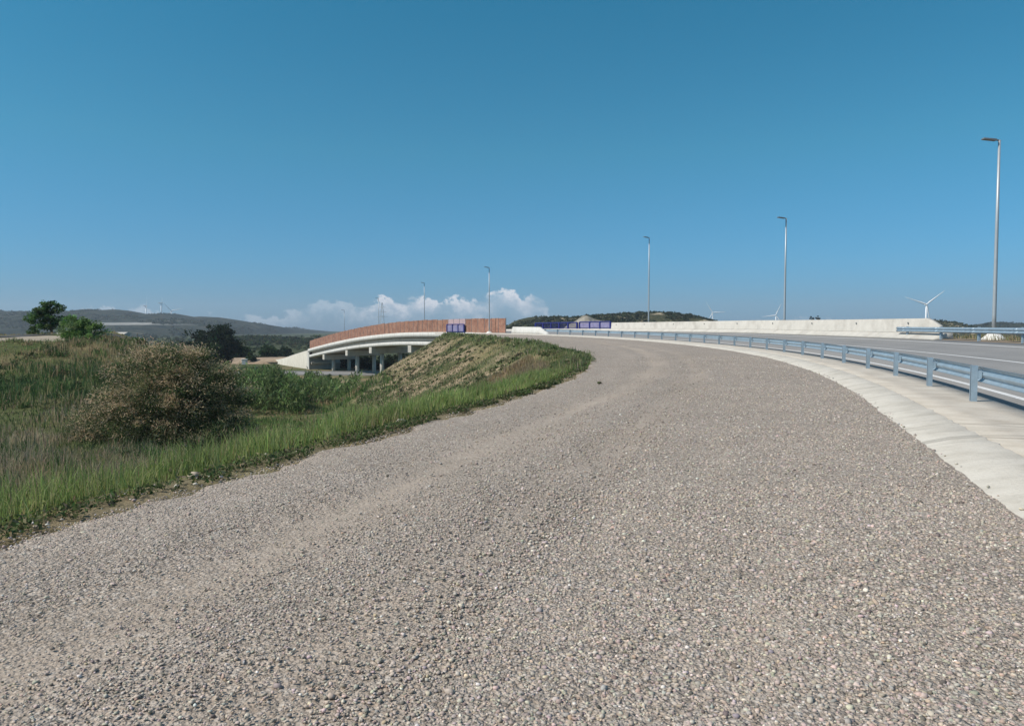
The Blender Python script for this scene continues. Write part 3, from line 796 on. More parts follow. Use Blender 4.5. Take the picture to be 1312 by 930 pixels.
# ------------------------------------------------------------------ street lamps
def lamp_parts():
    ped = MB(); ped.tube([(0, 0, -.6), (0, 0, .1), (0, 0, .42)], [.62, .58, .24], 14)
    base = ped.mesh('plinth', M['white_concrete'])
    b = MB(); b.tube([(0, 0, .40), (0, 0, 1.4), (0, 0, 6), (0, 0, 10.7)], [.105, .10, .085, .06], 14); pole = b.mesh('pole', M['lamp_metal'], True)
    h = MB(); h.tube([(.06, 0, 10.66), (-.1, 0, 10.70), (-.25, 0, 10.72)], [.045, .045, .035], 8)
    h.add([(-.2, -.12, 10.66), (-.2, .12, 10.66), (-.9, .15, 10.74), (-.9, -.15, 10.74), (-.2, -.10, 10.76), (-.2, .10, 10.76), (-.88, .12, 10.81), (-.88, -.12, 10.81)],
          [(0, 1, 2, 3), (7, 6, 5, 4), (0, 4, 5, 1), (1, 5, 6, 2), (2, 6, 7, 3), (3, 7, 4, 0)])
    head = h.mesh('lamp_head', M['lamp_dark'])
    return base, pole, head
LB, LP, LH = lamp_parts()
def lamp(label, s, d, z, height, turn=0):
    x, y = path(s, d)
    o = thing('street_lamp', label, 'street lamp', (float(x), float(y), float(z)), heading(s) + turn, 'street lamps along the road')
    k = height / 10.75
    link('plinth', LB, o); p = link('pole', LP, o); p.scale = (1, 1, k)
    h = link('lamp_head', LH, o); h.location = (0, 0, 10.7 * (k - 1))
    return o
zr = lambda s: float(zroad(s, 9.3))
def s_for(px, r_d):                       # where a lamp of given offset stands along the road
    best = min(np.arange(-20, 260, .1), key=lambda s: abs((path(s, r_d)[0] / path(s, r_d)[1]) * 947 + 656 - px)); return float(best)
lamps = [('tall street lamp behind the short guard rail at the right, nearest of all lamps', 1272.5, 10.6, 10.75, None),
         ('street lamp behind the long parapet wall, right of the middle of the wall', 1004.5, 10.6, 11.0, None),
         ('street lamp behind the long parapet wall, near the left end of the wall', 830.5, 10.6, 12.9, None)]
for lab, px, d, hgt, _n in lamps:
    s = s_for(px, d); lamp(lab, s, d, zr(s) - .05, hgt, .12)
s = s_for(627, -1.3); lamp('street lamp standing in front of the rust red screen fence beside the gravel', s, -1.3, float(zref(s)) - .15, 10.9)
for lab, px, hgt in (('thin distant street lamp rising above the middle of the bridge screen fence', 544, 11.9),
                     ('thin distant street lamp beside the lattice pylon behind the bridge', 485.5, 11.3),
                     ('thinnest street lamp, farthest down the bridge above the low end of the fence', 441.5, 11.5)):
    s = s_for(px, 10.0); lamp(lab, s, 10.0, float(zref(s)) + .2, hgt)

# ------------------------------------------------------------------ wind turbines
def blade_mesh(L_=45):
    zs = [0, 1.5, 6, 12, 25, 38, 45]; ch = [1.0, 1.1, 1.8, 1.6, 1.0, .55, .12]; th = [.9, .8, .5, .35, .2, .1, .04]
    b = MB(); vs = []
    for z, c, t in zip(zs, ch, th): vs += [(-c, 0, z), (0, -t, z), (c * .8, 0, z), (0, t, z)]
    fs = [(k * 4 + j, k * 4 + (j + 1) % 4, k * 4 + 4 + (j + 1) % 4, k * 4 + 4 + j) for k in range(6) for j in range(4)] + [(3, 2, 1, 0), (24, 25, 26, 27)]
    return b.add(vs, fs).mesh('blade', M['turbine'], True)
TB = blade_mesh()
TT = MB().tube([(0, 0, -60), (0, 0, 40), (0, 0, 78)], [2.4, 2.0, 1.4], 16).mesh('tower', M['turbine'], True)
TN = MB().box(-1.8, 1.8, -2, 8, 78.05, 81.8).mesh('nacelle', M['turbine'], bevel=.5)
TH = MB().tube([(0, -4.6, 80), (0, -4.0, 80), (0, -2.05, 80)], [.5, 1.5, 1.8], 14).mesh('hub', M['turbine'], True)
def turbine(label, px, hub_y, Y, ang, yaw, blades=(0, 1, 2)):
    X = (px - 656) / 947 * Y; Z = 1.6 + (422 - hub_y) / 947 * Y - 80
    o = thing('wind_turbine', label, 'wind turbine', (X, Y, Z), yaw, 'wind turbines on the skyline')
    link('tower', TT, o); link('nacelle', TN, o); link('hub', TH, o)
    for k in blades: link('blade', TB, o, (0, -3.2, 80), (0, R_(ang + 120 * k), 0))
    return o
turbine('largest wind turbine, white with three blades, above the right part of the parapet wall', 1185.5, 390, 1560, 50, R_(-12))
turbine('white wind turbine at the right foot of the dark scrub hill', 912.5, 400.5, 2500, -32, R_(-8))
turbine('white wind turbine half hidden behind the parapet wall, close to a street lamp', 993.5, 404, 2500, 24, R_(-30))
turbine('left one of two white wind turbines on the left ridge, seen nearly edge on', 188, 392, 2600, 10, R_(116))
turbine('right one of two white wind turbines on the left ridge, seen nearly edge on', 207.6, 388.5, 2500, 62, R_(114))
turbine('wind turbine hidden behind the left ridge with only its blade showing', 220.5, 398.3, 2900, 78, R_(20))

# lattice pylon behind the bridge
def pylon():
    Y = 620; X = (490 - 656) / 947 * Y; o = thing('lattice_pylon', 'grey lattice power pylon far behind the bridge', 'pylon', (X, Y, -12))
    h = 36; b = MB()
    wd = lambda z: 2.6 * (1 - z / h) + .35
    lv = [0, 6, 12, 17, 22, 26, 30, 33, 36]
    for sx, sy in ((1, 1), (1, -1), (-1, 1), (-1, -1)): b.tube([(sx * wd(z), sy * wd(z), z) for z in lv], .085, 4)
    for z0, z1 in zip(lv, lv[1:]):
        for s1_, a in ((1, 0), (-1, 0), (1, 1), (-1, 1)):
            w0, w1 = wd(z0), wd(z1)
            p, q = ((-w0, s1_ * w0, z0), (w1, s1_ * w1, z1)) if a == 0 else ((s1_ * w0, -w0, z0), (s1_ * w1, w1, z1))
            b.tube([p, q], .045, 3)
            p, q = ((w0, s1_ * w0, z0), (-w1, s1_ * w1, z1)) if a == 0 else ((s1_ * w0, w0, z0), (s1_ * w1, -w1, z1))
            b.tube([p, q], .045, 3)
    link('frame', b.mesh('frame', M['lamp_metal']), o)
    for z, l in ((24, 4.6), (28, 3.8), (32, 3)):
        a = MB(); a.tube([(-l, 0, z), (0, 0, z + .9), (l, 0, z)], [.05, .1, .05], 4); a.tube([(-l, 0, z), (l, 0, z)], .07, 4)
        link('crossarm', a.mesh('crossarm', M['lamp_metal']), o)
pylon()

# ------------------------------------------------------------------ hills
HILLS = []
def hill(name, prof, Y, depth, base, mat, seed, rough=.12, nx=160, ny=40, scar=None):
    """ridge following a skyline; prof: (pixel column, pixel row) at distance Y"""
    px = np.array([p[0] for p in prof], float); py = np.array([p[1] for p in prof], float)
    xw = (px - 656) / 947 * Y; zw = 1.6 + (422 - py) / 947 * Y
    xs = np.linspace(xw[0], xw[-1], nx); v = np.linspace(-1, 1.1, ny)
    X, V = np.meshgrid(xs, v, indexing='ij')
    top = np.interp(X, xw, zw)
    k = np.clip(1 - np.abs(V), 0, 1); k = k * k * (3 - 2 * k)
    k = .62 * np.clip(1 - np.abs(V), 0, 1) + .38 * k
    g = fbm(X / depth * 5, V * 2.5, seed, 5); g2 = fbm(X / depth * 14, V * 5, seed + 5, 4)
    hgt = top - base
    g3 = 1 - np.abs(fbm(X / depth * 9, V * 1.6, seed + 12, 4)) * 2.2           # gullies running down the face
    Z = base + hgt * k * (1 + (1 - k) * (.55 * g + .5 * (g3 - .6))) + rough * .3 * hgt * g2 * np.minimum(1, (1 - k) * 3)
    Yw = Y + V * depth + depth * .15 * g * (1 - k)
    HILLS.append((X, Yw, Z, V, hgt))
    cl = np.zeros((nx * ny, 3))
    if scar:                                    # cut faces of pale chalk, worked into the hillside
        c_ = (X / Yw * 947 + 656).ravel(); r_ = (422 - (Z - 1.6) * 947 / Yw).ravel(); nz = fbm(X / 60, V * 9, seed + 9, 3).ravel()
        for x0, x1, y0, y1, st in scar:
            cl[:, 0] = np.maximum(cl[:, 0], st * sstep(x0, x0 + 8, c_ + 6 * nz) * (1 - sstep(x1 - 25, x1, c_ + 10 * nz)) * sstep(y0 - .4, y0 + .2, r_ + .6 * nz) * (1 - sstep(y1 - .3, y1 + .5, r_ + .6 * nz)))
    return struct(name, grid_mesh(name, X, Yw, Z, mat, True, cl))
hill('hill', [(-320, 404), (-200, 399), (-60, 398), (0, 398), (40, 400), (100, 398), (125, 397.5), (150, 396.5), (165, 398), (180, 402.5), (195, 404.2), (212, 402), (226, 402), (245, 406.3), (258, 405.5), (282, 406.8), (300, 409.5), (318, 413), (333, 415), (343, 420), (353, 427), (372, 433), (400, 440)], 2100, 900, -13, M['hill_far'], 101, nx=360, ny=260, scar=[(113, 214, 413.4, 416.2, .75), (196, 262, 415.4, 416.6, .4), (200, 250, 410.8, 411.8, .25)])
hill('hill', [(250, 432), (300, 428), (335, 424), (352, 423.5), (366, 421), (374, 420), (379, 420.2), (390, 423), (402, 424), (415, 427), (432, 430), (470, 432), (560, 436)], 3000, 700, -14, M['hill_far'], 111)
hill('hill', [(262, 447), (285, 441), (300, 436), (318, 431.5), (335, 430), (350, 431.5), (366, 434.5), (385, 432.5), (402, 431.5), (430, 434), (470, 438), (520, 446)], 760, 190, -12.5, M['hill_mid'], 121)
hill('hill', [(596, 423), (630, 420), (650, 417), (656, 413), (664, 409.5), (678, 406), (700, 406), (735, 406.5), (750, 404.5), (775, 403.5), (800, 401.5), (822, 400), (845, 400), (862, 401), (880, 402.5), (893, 406), (905, 409), (922, 411.5), (940, 415), (975, 421)], 640, 170, -12, M['hill_scrub'], 131, nx=240, ny=50)
hill('hill', [(1090, 423), (1130, 414.5), (1150, 411.5), (1172, 410.2), (1186, 410), (1198, 409.4), (1206, 411), (1222, 416.5), (1240, 421)], 900, 160, -12, M['hill_scrub'], 141)
hill('hill', [(1010, 421), (1030, 414), (1044, 411), (1058, 410.5), (1070, 413.5), (1090, 420)], 900, 90, -12, M['hill_scrub'], 151)
hill('hill', [(1205, 424), (1240, 417.5), (1262, 415), (1276, 412.2), (1285, 412.5), (1298, 415.5), (1340, 414.5), (1420, 412), (1520, 418)], 1500, 300, -12, M['hill_far'], 161)
hill('hill', [(820, 422), (930, 418), (1010, 414.5), (1100, 414.5), (1200, 417), (1330, 419)], 3200, 500, -12, M['hill_far'], 171)
hill('spoil_heap', [(722, 420), (730, 415), (738, 410.5), (747, 404), (752, 404), (759, 407.5), (768, 410.5), (782, 413), (800, 418)], 330, 26, -10, M['spoil'], 181, nx=60, ny=24)
def hill_bushes(name, k, count, size, cols, seed, vlo=-.85, per=10, lo=-.1):
    """scrub standing on a hill, clumped by noise"""
    X, Y, Z, V, hg = HILLS[k]; g = np.random.default_rng(seed); nx, ny = X.shape
    i = g.uniform(0, nx - 1.01, count * 3); j = np.interp(g.uniform(vlo, .06, count * 3), V[0], np.arange(ny)); a = i.astype(int); b = np.minimum(j.astype(int), ny - 2); fi, fj = i - a, j - b
    q = lambda A: A[a, b] * (1 - fi) * (1 - fj) + A[a + 1, b] * fi * (1 - fj) + A[a, b + 1] * (1 - fi) * fj + A[a + 1, b + 1] * fi * fj
    P = np.stack([q(X), q(Y), q(Z)], -1); ok = (fbm(P[:, 0] / (size * 14), P[:, 1] / (size * 22), seed, 4) > lo) & (q(hg) > 3); P = P[ok][:count]
    r = size * g.uniform(.35, 1.0, len(P)); D = g.normal(size=(len(P), per, 3)); D /= np.linalg.norm(D, axis=2, keepdims=True); D[:, :, 2] = np.abs(D[:, :, 2]) * .8
    Q = (P[:, None] + D * r[:, None, None] * g.uniform(.3, 1, (len(P), per, 1))).reshape(-1, 3)
    cc = np.repeat(pick(cols, len(P), g, .25), per, 0) * g.uniform(.75, 1.25, (len(Q), 1))
    struct(name, leaves_mesh(name, Q, np.repeat(r, per) * g.uniform(.6, 1.1, len(Q)), cc, seed + 1, .7, D.reshape(-1, 3)), 'stuff')
SCRUB = [(.03, .045, .02), (.045, .06, .028), (.06, .065, .03), (.025, .035, .018)]
hill_bushes('hill_scrub', 3, 2600, 2.2, SCRUB, 301)
hill_bushes('hill_scrub', 4, 700, 2.4, SCRUB, 303); hill_bushes('hill_scrub', 5, 400, 2.4, SCRUB, 305); hill_bushes('hill_scrub', 6, 700, 4, SCRUB, 307)
hill_bushes('hill_scrub', 0, 5200, 6.0, SCRUB, 309, per=8, lo=.0); hill_bushes('hill_scrub', 1, 1200, 8, SCRUB, 311, per=8, lo=.0); hill_bushes('hill_scrub', 2, 1800, 3.0, SCRUB + [(.06, .09, .03)], 313, lo=.0)
def plain_scrub():
    g = np.random.default_rng(321); n = 2600; y = 270 + 1000 * g.random(n) ** 1.4; px = g.uniform(-60, 420, n); x = (px - 656) / 947 * y
    ok = fbm(x / 60, y / 110, 322) > -.1; x, y = x[ok], y[ok]; P = np.stack([x, y, H(x, y)], -1); r = g.uniform(.8, 2.6, len(P)) * np.interp(y, [270, 1200], [.7, 1.6]); k = 22
    D = g.normal(size=(len(P), k, 3)); D /= np.linalg.norm(D, axis=2, keepdims=True); D[:, :, 2] = np.abs(D[:, :, 2])
    Q = (P[:, None] + D * r[:, None, None] * g.uniform(.3, 1, (len(P), k, 1))).reshape(-1, 3)
    cc = np.repeat(pick(SCRUB + [(.07, .10, .04)], len(P), g, .25), k, 0) * g.uniform(.75, 1.25, (len(Q), 1))
    struct('plain_scrub', leaves_mesh('plain_scrub', Q, np.repeat(r, k) * g.uniform(.4, .8, len(Q)), cc, 323, .7, D.reshape(-1, 3)), 'stuff')
plain_scrub()

# ------------------------------------------------------------------ lower road, earth bank, dirt track
def strip(name, pts, wdt, mat, dz=.0, zfix=None):
    p = np.array(pts, float); t = np.linspace(0, 1, 80); L_ = np.linspace(0, 1, len(p))
    x = np.interp(t, L_, p[:, 0]); y = np.interp(t, L_, p[:, 1]); z = np.interp(t, L_, p[:, 2])
    tx = np.gradient(x); ty = np.gradient(y); n = np.hypot(tx, ty); nx, ny = -ty / n, tx / n
    prof = [(-.5, -.5), (-.5, 0), (.5, 0), (.5, -.5)]
    X = np.stack([x + a * wdt * nx for a, _ in prof]); Y = np.stack([y + a * wdt * ny for a, _ in prof]); Z = np.stack([z + b + dz for _, b in prof])
    return struct(name, grid_mesh(name, X, Y, Z, mat, False))
strip('lower_road', [(-160, 206, -10.15), (-60, 200, -10.0), (30, 196, -9.9), (160, 188, -9.9)], 13, M['asphalt'])
mbk = []
S = np.linspace(0, 1, 60); bx = -79 - 71 * S; by = 266 + 10 * S + 2 * np.sin(S * 9)
bt = -8.3 - 1.5 * S + .25 * fbm(S * 14, S * 0, 88)
struct('earth_bank', grid_mesh('earth_bank', np.stack([bx + 22, bx, bx, bx]), np.stack([by - 7, by - 4, by + 2, by + 9]), np.stack([bt * 0 - 12.3, bt - 1.6, bt, bt * 0 - 12.5]), M['earth'], True))
# track and dark tarmac edge on top of the left bank
tx = np.linspace(-120, -41, 90)
for nm, ya, yb, dz, mt in (('dirt_track', 66.5, 73.5, .05, M['track']), ('tarmac_track', 75.2, 80, .07, M['asphalt_dark'])):
    rows = np.linspace(ya, yb, 6)
    Xt = np.stack([tx for _ in rows]); Yt = np.stack([r + .25 * fbm(tx / 3, tx * 0 + r, 91) for r in rows])
    Zt = H(Xt, Yt) + dz
    struct(nm, grid_mesh(nm, Xt, Yt, Zt, mt, False))

# ------------------------------------------------------------------ grass and ground plants
def mask_near(x, y): return np.abs(x) < .80 * y + 2
def put(x, y): return np.stack([x, y, H(x, y) - .03], -1)
G_BRIGHT = [(.125, .165, .05), (.15, .185, .062), (.10, .14, .042), (.185, .195, .085)]
G_DARK = [(.065, .105, .035), (.08, .125, .04), (.055, .085, .032)]
G_DRY = [(.26, .205, .11), (.20, .16, .085), (.16, .12, .07), (.30, .25, .15)]
G_BROWN = [(.21, .15, .085), (.27, .20, .12), (.17, .13, .075)]
def verge_tall():
    g = np.random.default_rng(21); n = 110000
    s = g.uniform(-19, 36, n) ; off = np.abs(g.beta(1.5, 2.0, n)) * 3.6 + .35
    cl = fbm(s * .9, off * 1.2, 22); s = s; d = dleft(s) - off
    x, y = path(s, d); k = mask_near(x, y) & (y > 3) & (g.random(n) < .35 + .8 * sstep(-.35, .3, cl)) & ~((s > 9) & ((g.random(n) < .35 + .4 * sstep(.2, -.3, cl)) | (off > 1.3 + 1.1 * cl)))
    x, y, off, cl, s = x[k], y[k], off[k], cl[k], s[k]; n = len(x)
    h = (.16 + .34 * g.beta(2, 2, n)) * (.65 + .7 * sstep(.2, 1.6, off)) * (1 + .35 * cl) * np.interp(s, [4, 14], [1, .5])
    dry = g.random(n) < np.clip(.06 + .75 * sstep(1.5, 2.8, off) + .3 * sstep(.05, .5, fbm(s * .35, off * .5, 29)), 0, .92)
    dry = dry | (g.random(n) < np.interp(s, [6, 14], [0, .42])); c = np.where(dry[:, None], pick(G_DRY, n, g), pick(G_BRIGHT, n, g, .18) * ((1 + .4 * fbm(s * .6, off * .8, 19)) * np.interp(s, [2, 12], [1.3, 1]))[:, None])
    struct('verge_grass', blades_mesh('verge_grass', put(x, y), h, g.uniform(.005, .011, n) * np.clip(y / 8, 1, 5), c, .45, 23), 'stuff')
    # low weeds right on the gravel's edge
    n = 26000; s = np.where(g.random(n) < .45, g.uniform(-15, 4, n), g.uniform(-19, 60, n)); off = np.abs(g.normal(0, .33, n)) - .06; cl = fbm(s * 1.3, off, 24)
    d = dleft(s) - off; x, y = path(s, d); k = mask_near(x, y) & (y > 3) & (cl > -.05 - .35 * off)
    x, y = x[k], y[k]; n = len(x); P = put(x, y); P[:, 2] += .02 + g.uniform(.0, .11, n)
    c = pick(G_DARK + [(.10, .13, .045), (.12, .13, .06), (.22, .18, .11)], n, g, .25)
    struct('edge_weeds', leaves_mesh('edge_weeds', P, g.uniform(.025, .07, n) * np.clip(y / 14, 1, 3), c, 25, .45), 'stuff')
    # dry seeding grass behind the green band
    n = 60000; s = g.uniform(-19, 40, n); off = g.uniform(2.2, 9.5, n); cl = fbm(s * .5, off * .6, 26)
    d = dleft(s) - off; x, y = path(s, d); k = mask_near(x, y) & (y > 3) & (g.random(n) < .25 + .9 * sstep(-.3, .35, cl)); x, y, off, s = x[k], y[k], off[k], s[k]; n = len(x)
    h = g.uniform(.35, .85, n) * np.where(s > 16, .6, 1)
    c = pick(G_DRY + G_BROWN + [(.28, .22, .16), (.24, .185, .135), (.20, .19, .09)], n, g, .18)
    struct('dry_grass', blades_mesh('dry_grass', put(x, y), h, g.uniform(.006, .012, n) * np.clip(y / 8, 1, 4.5), c, .3, 27, None), 'stuff')
    n = 14000; s = g.uniform(-18, 14, n); off = g.uniform(2.3, 4.0, n); cl = fbm(s * .45, off * .4, 30); d = dleft(s) - off; x, y = path(s, d)
    k = mask_near(x, y) & (y > 3) & (g.random(n) < sstep(-.25, .3, cl)); x, y = x[k], y[k]; n = len(x)
    struct('straw_fringe', blades_mesh('straw_fringe', put(x, y), g.uniform(.6, 1.05, n), g.uniform(.004, .008, n) * np.clip(y / 8, 1, 4), pick([(.25, .20, .13), (.21, .165, .105), (.18, .17, .08)], n, g, .15), .22, 31), 'stuff')
    # seed heads
    n = 2600; s = g.uniform(-16, 18, n); off = g.uniform(2.0, 4.0, n); x, y = path(s, dleft(s) - off); P = put(x, y); h = g.uniform(.55, 1.0, n); P[:, 2] += h
    k = mask_near(x, y) & (y > 3); P = P[k]; n = len(P)
    struct('seed_heads', leaves_mesh('seed_heads', P, g.uniform(.05, .10, n), pick([(.34, .26, .17), (.28, .21, .13)], n, g), 28, .2, np.tile((0, 0, 1.2), (n, 1))), 'stuff')
verge_tall()

def bank_grass():
    """the swale and the bank on the left"""
    g = np.random.default_rng(31); n = 95000
    y = 14 + 96 * g.random(n) ** 1.15; x = g.uniform(-.76, .05, n) * y - 1.0
    s, d = proj(x, y); off = dleft(s) - d
    ok = (off > 5.5) & ~((y > 66) & (y < 82) & (x < -41)) & (y < 96)
    x, y = x[ok], y[ok]; n = len(x)
    c1 = fbm(x / 6, y / 6, 41); c2 = fbm(x / 2.0, y / 2.0, 45)
    px = x / y * 947 + 656
    up = H(x, y)
    swale = (1 - sstep(38, 50, y)) * np.interp(px, [60, 190, 300, 360], [1, .85, .35, .15])       # straw coloured hollow
    rust = np.exp(-(((x + 35.5) / 5.5) ** 2 + ((y - 62) / 7) ** 2))                                # rusty patch beside the bush
    crest = sstep(-1.4, .1, up)
    kd = np.clip(.08 + .85 * swale * sstep(-.5, .1, c1 + .4 * c2) + .95 * rust + .55 * crest + .5 * sstep(.0, .5, c1 + .5 * c2), 0, .93)
    dryp = g.random(n) < kd
    dark = pick([(.030, .060, .022), (.040, .075, .026), (.052, .09, .032), (.036, .055, .026)], n, g, .2) * (1 + .45 * np.clip(c2, -.6, .8))[:, None]
    straw = np.where((swale > .3)[:, None], pick([(.24, .19, .135), (.20, .155, .11), (.27, .22, .15), (.16, .15, .085)], n, g, .18), pick(G_BROWN + [(.20, .175, .09), (.24, .20, .12)], n, g, .18))
    col = np.where(dryp[:, None], straw, np.clip(dark, .008, .4))
    h = g.uniform(.3, .75, n) * np.clip(.75 + 1.1 * c2, .35, 1.6) * np.where(up > -.4, .7, 1) * (1 + .25 * swale) * np.where((y > 44) & (px < 190), 1.35, 1) * np.where((y > 56) & (x < -40), .55, 1)
    h = h * np.interp(px, [240, 330], [1, .5])
    struct('bank_grass', blades_mesh('bank_grass', put(x, y), h, g.uniform(.02, .045, n) * np.clip(y / 38, .6, 2), col, .35, 33), 'stuff')
bank_grass()

def tussocks():
    g = np.random.default_rng(71); P = []; Hh = []; Wd = []; Cc = []
    m = 900
    y = 13 + 80 * g.random(m) ** 1.1; x = g.uniform(-.76, -.1, m) * y; s, d = proj(x, y)
    ok = (dleft(s) - d > 3.0) & ~((y > 66) & (x < -41)); x, y = x[ok], y[ok]
    for i in range(len(x)):
        k = int(g.integers(30, 75)); r = g.uniform(.25, .95); a = g.uniform(0, 6.283, k); q = r * np.sqrt(g.random(k))
        px_ = x[i] + q * np.cos(a); py_ = y[i] + q * np.sin(a)
        P.append(np.stack([px_, py_], -1)); top = g.uniform(.28, .8) * (.55 if (x[i] / y[i] > -.36) else 1)
        Hh.append(top * g.uniform(.55, 1, k) * (1 - .35 * q / r)); Wd.append(np.full(k, np.clip(y[i] / 30, .4, 2) * .02))
        base = [(.06, .11, .03), (.045, .085, .025), (.09, .14, .045), (.24, .185, .11), (.20, .15, .09), (.13, .15, .06)][int(g.integers(0, 6))]
        Cc.append(np.clip(np.array(base) * (1 + g.normal(0, .16, (k, 1))), .01, .8))
    P = np.concatenate(P); P3 = put(P[:, 0], P[:, 1])
    struct('grass_tussocks', blades_mesh('grass_tussocks', P3, np.concatenate(Hh), np.concatenate(Wd), np.concatenate(Cc), .5, 72), 'stuff')
tussocks()

def herb_clumps():
    g = np.random.default_rng(81); m = 760
    y = 22 + 62 * g.random(m); px = g.uniform(-40, 330, m); x = (px - 656) / 947 * y
    ok = ((fbm(x / 5, y / 5, 82) > -.05) | (px > 150)) & ~((y > 58) & (x < -40)); x, y, px = x[ok], y[ok], px[ok]
    s_, d_ = proj(x, y); ok = dleft(s_) - d_ > 6; x, y, px = x[ok], y[ok], px[ok]
    C = put(x, y); k = 90; rad = g.uniform(.25, .85, len(C)) * np.interp(y, [20, 40], [.6, 1])
    D = g.normal(size=(len(C), k, 3)); D /= np.linalg.norm(D, axis=2, keepdims=True); D[:, :, 2] = np.abs(D[:, :, 2])
    P = (C[:, None] + D * rad[:, None, None] * g.uniform(.45, 1.05, (len(C), k, 1))).reshape(-1, 3)
    bc = pick([(.045, .085, .03), (.06, .11, .035), (.085, .14, .045), (.05, .075, .035), (.13, .13, .06)], len(C), g, .2)
    cc = np.repeat(bc, k, 0) * g.uniform(.65, 1.35, (len(P), 1))
    struct('herb_clumps', leaves_mesh('herb_clumps', P, g.uniform(.10, .22, len(P)) * np.repeat(np.interp(y, [20, 45], [.6, 1]), k), cc, 83, .4, D.reshape(-1, 3)), 'stuff')
herb_clumps()

def slope_scrub():
    """low growth on the far face of the embankment"""
    g = np.random.default_rng(35); n = 70000
    s = g.uniform(10, 146, n); off = g.uniform(-.1, 17, n) ; d = dleft(s) - off
    x, y = path(s, d); g3 = fbm(s / 5, d / 2.6, 43); g2 = fbm(x / 2.2, y / 2.2, 42); clump = fbm(x / .9, y / .9, 46)
    bare = sstep(-.25, .25, g3 + .5 * g2) * sstep(1.5, 4, off)
    k = (g.random(n) < (1 - .42 * bare) * (.25 + .9 * sstep(-.2, .35, clump)))
    x, y, s, off, g3 = x[k], y[k], s[k], off[k], g3[k]; n = len(x)
    topg = (1 - sstep(1.0, 3.5, off)) + sstep(.1, .5, fbm(s / 9, off / 4, 47)) * .7
    green = g.random(n) < np.clip(.28 + .6 * topg, 0, .92)
    c = np.where(green[:, None], pick([(.12, .145, .055), (.09, .135, .045), (.145, .165, .07), (.16, .165, .085)], n, g, .2), pick([(.27, .225, .135), (.21, .185, .11), (.32, .27, .18), (.18, .165, .10)], n, g, .2))
    h = g.uniform(.10, .32, n) * (1 + .4 * topg)
    struct('slope_grass', blades_mesh('slope_grass', put(x, y), h, g.uniform(.03, .07, n) * np.clip(y / 60, .7, 2), c, .5, 36), 'stuff')
    # small round bushes dotted on the slope
    n = 900; s = g.uniform(16, 140, n); off = g.uniform(.6, 17, n); x, y = path(s, dleft(s) - off); keep = fbm(s / 6, off / 3, 48) > -.2; x, y = x[keep], y[keep]
    C = put(x, y); m = 34; rad = g.uniform(.13, .45, len(C)); D = g.normal(size=(len(C), m, 3)); D /= np.linalg.norm(D, axis=2, keepdims=True); D[:, :, 2] = np.abs(D[:, :, 2]) * .8
    P = (C[:, None] + D * rad[:, None, None] * g.uniform(.5, 1, (len(C), m, 1))).reshape(-1, 3)
    bc = pick([(.075, .10, .04), (.105, .13, .055), (.13, .135, .075), (.18, .165, .10)], len(C), g, .15)
    cc = np.repeat(bc, m, 0) * g.uniform(.7, 1.3, (len(P), 1))
    struct('slope_shrubs', leaves_mesh('slope_shrubs', P, g.uniform(.16, .3, len(P)), cc, 37, .6, D.reshape(-1, 3)), 'stuff')
slope_scrub()

def shoulder_growth():
    g = np.random.default_rng(38); n = 16000
    s = g.uniform(-16, 60, n); d = g.uniform(9.9, 17, n); x, y = path(s, d); cl = fbm(x / 1.6, y / 1.6, 39)
    k = (g.random(n) < .15 + sstep(-.2, .4, cl)) & (y > 6); x, y, cl = x[k], y[k], cl[k]; n = len(x)
    h = g.uniform(.12, .42, n) * (1 + .6 * cl)
    P = put(x, y); ss, dd = proj(x, y); P[:, 2] = np.maximum(P[:, 2], np.where(dd < 13.2, zroad(ss, 9.3) - .05, -99))
    c = pick([(.30, .24, .15), (.24, .20, .12), (.20, .18, .10), (.13, .14, .07)], n, g, .2)
    struct('shoulder_grass', blades_mesh('shoulder_grass', P, h, g.uniform(.02, .05, n), c, .5, 40), 'stuff')
shoulder_growth()

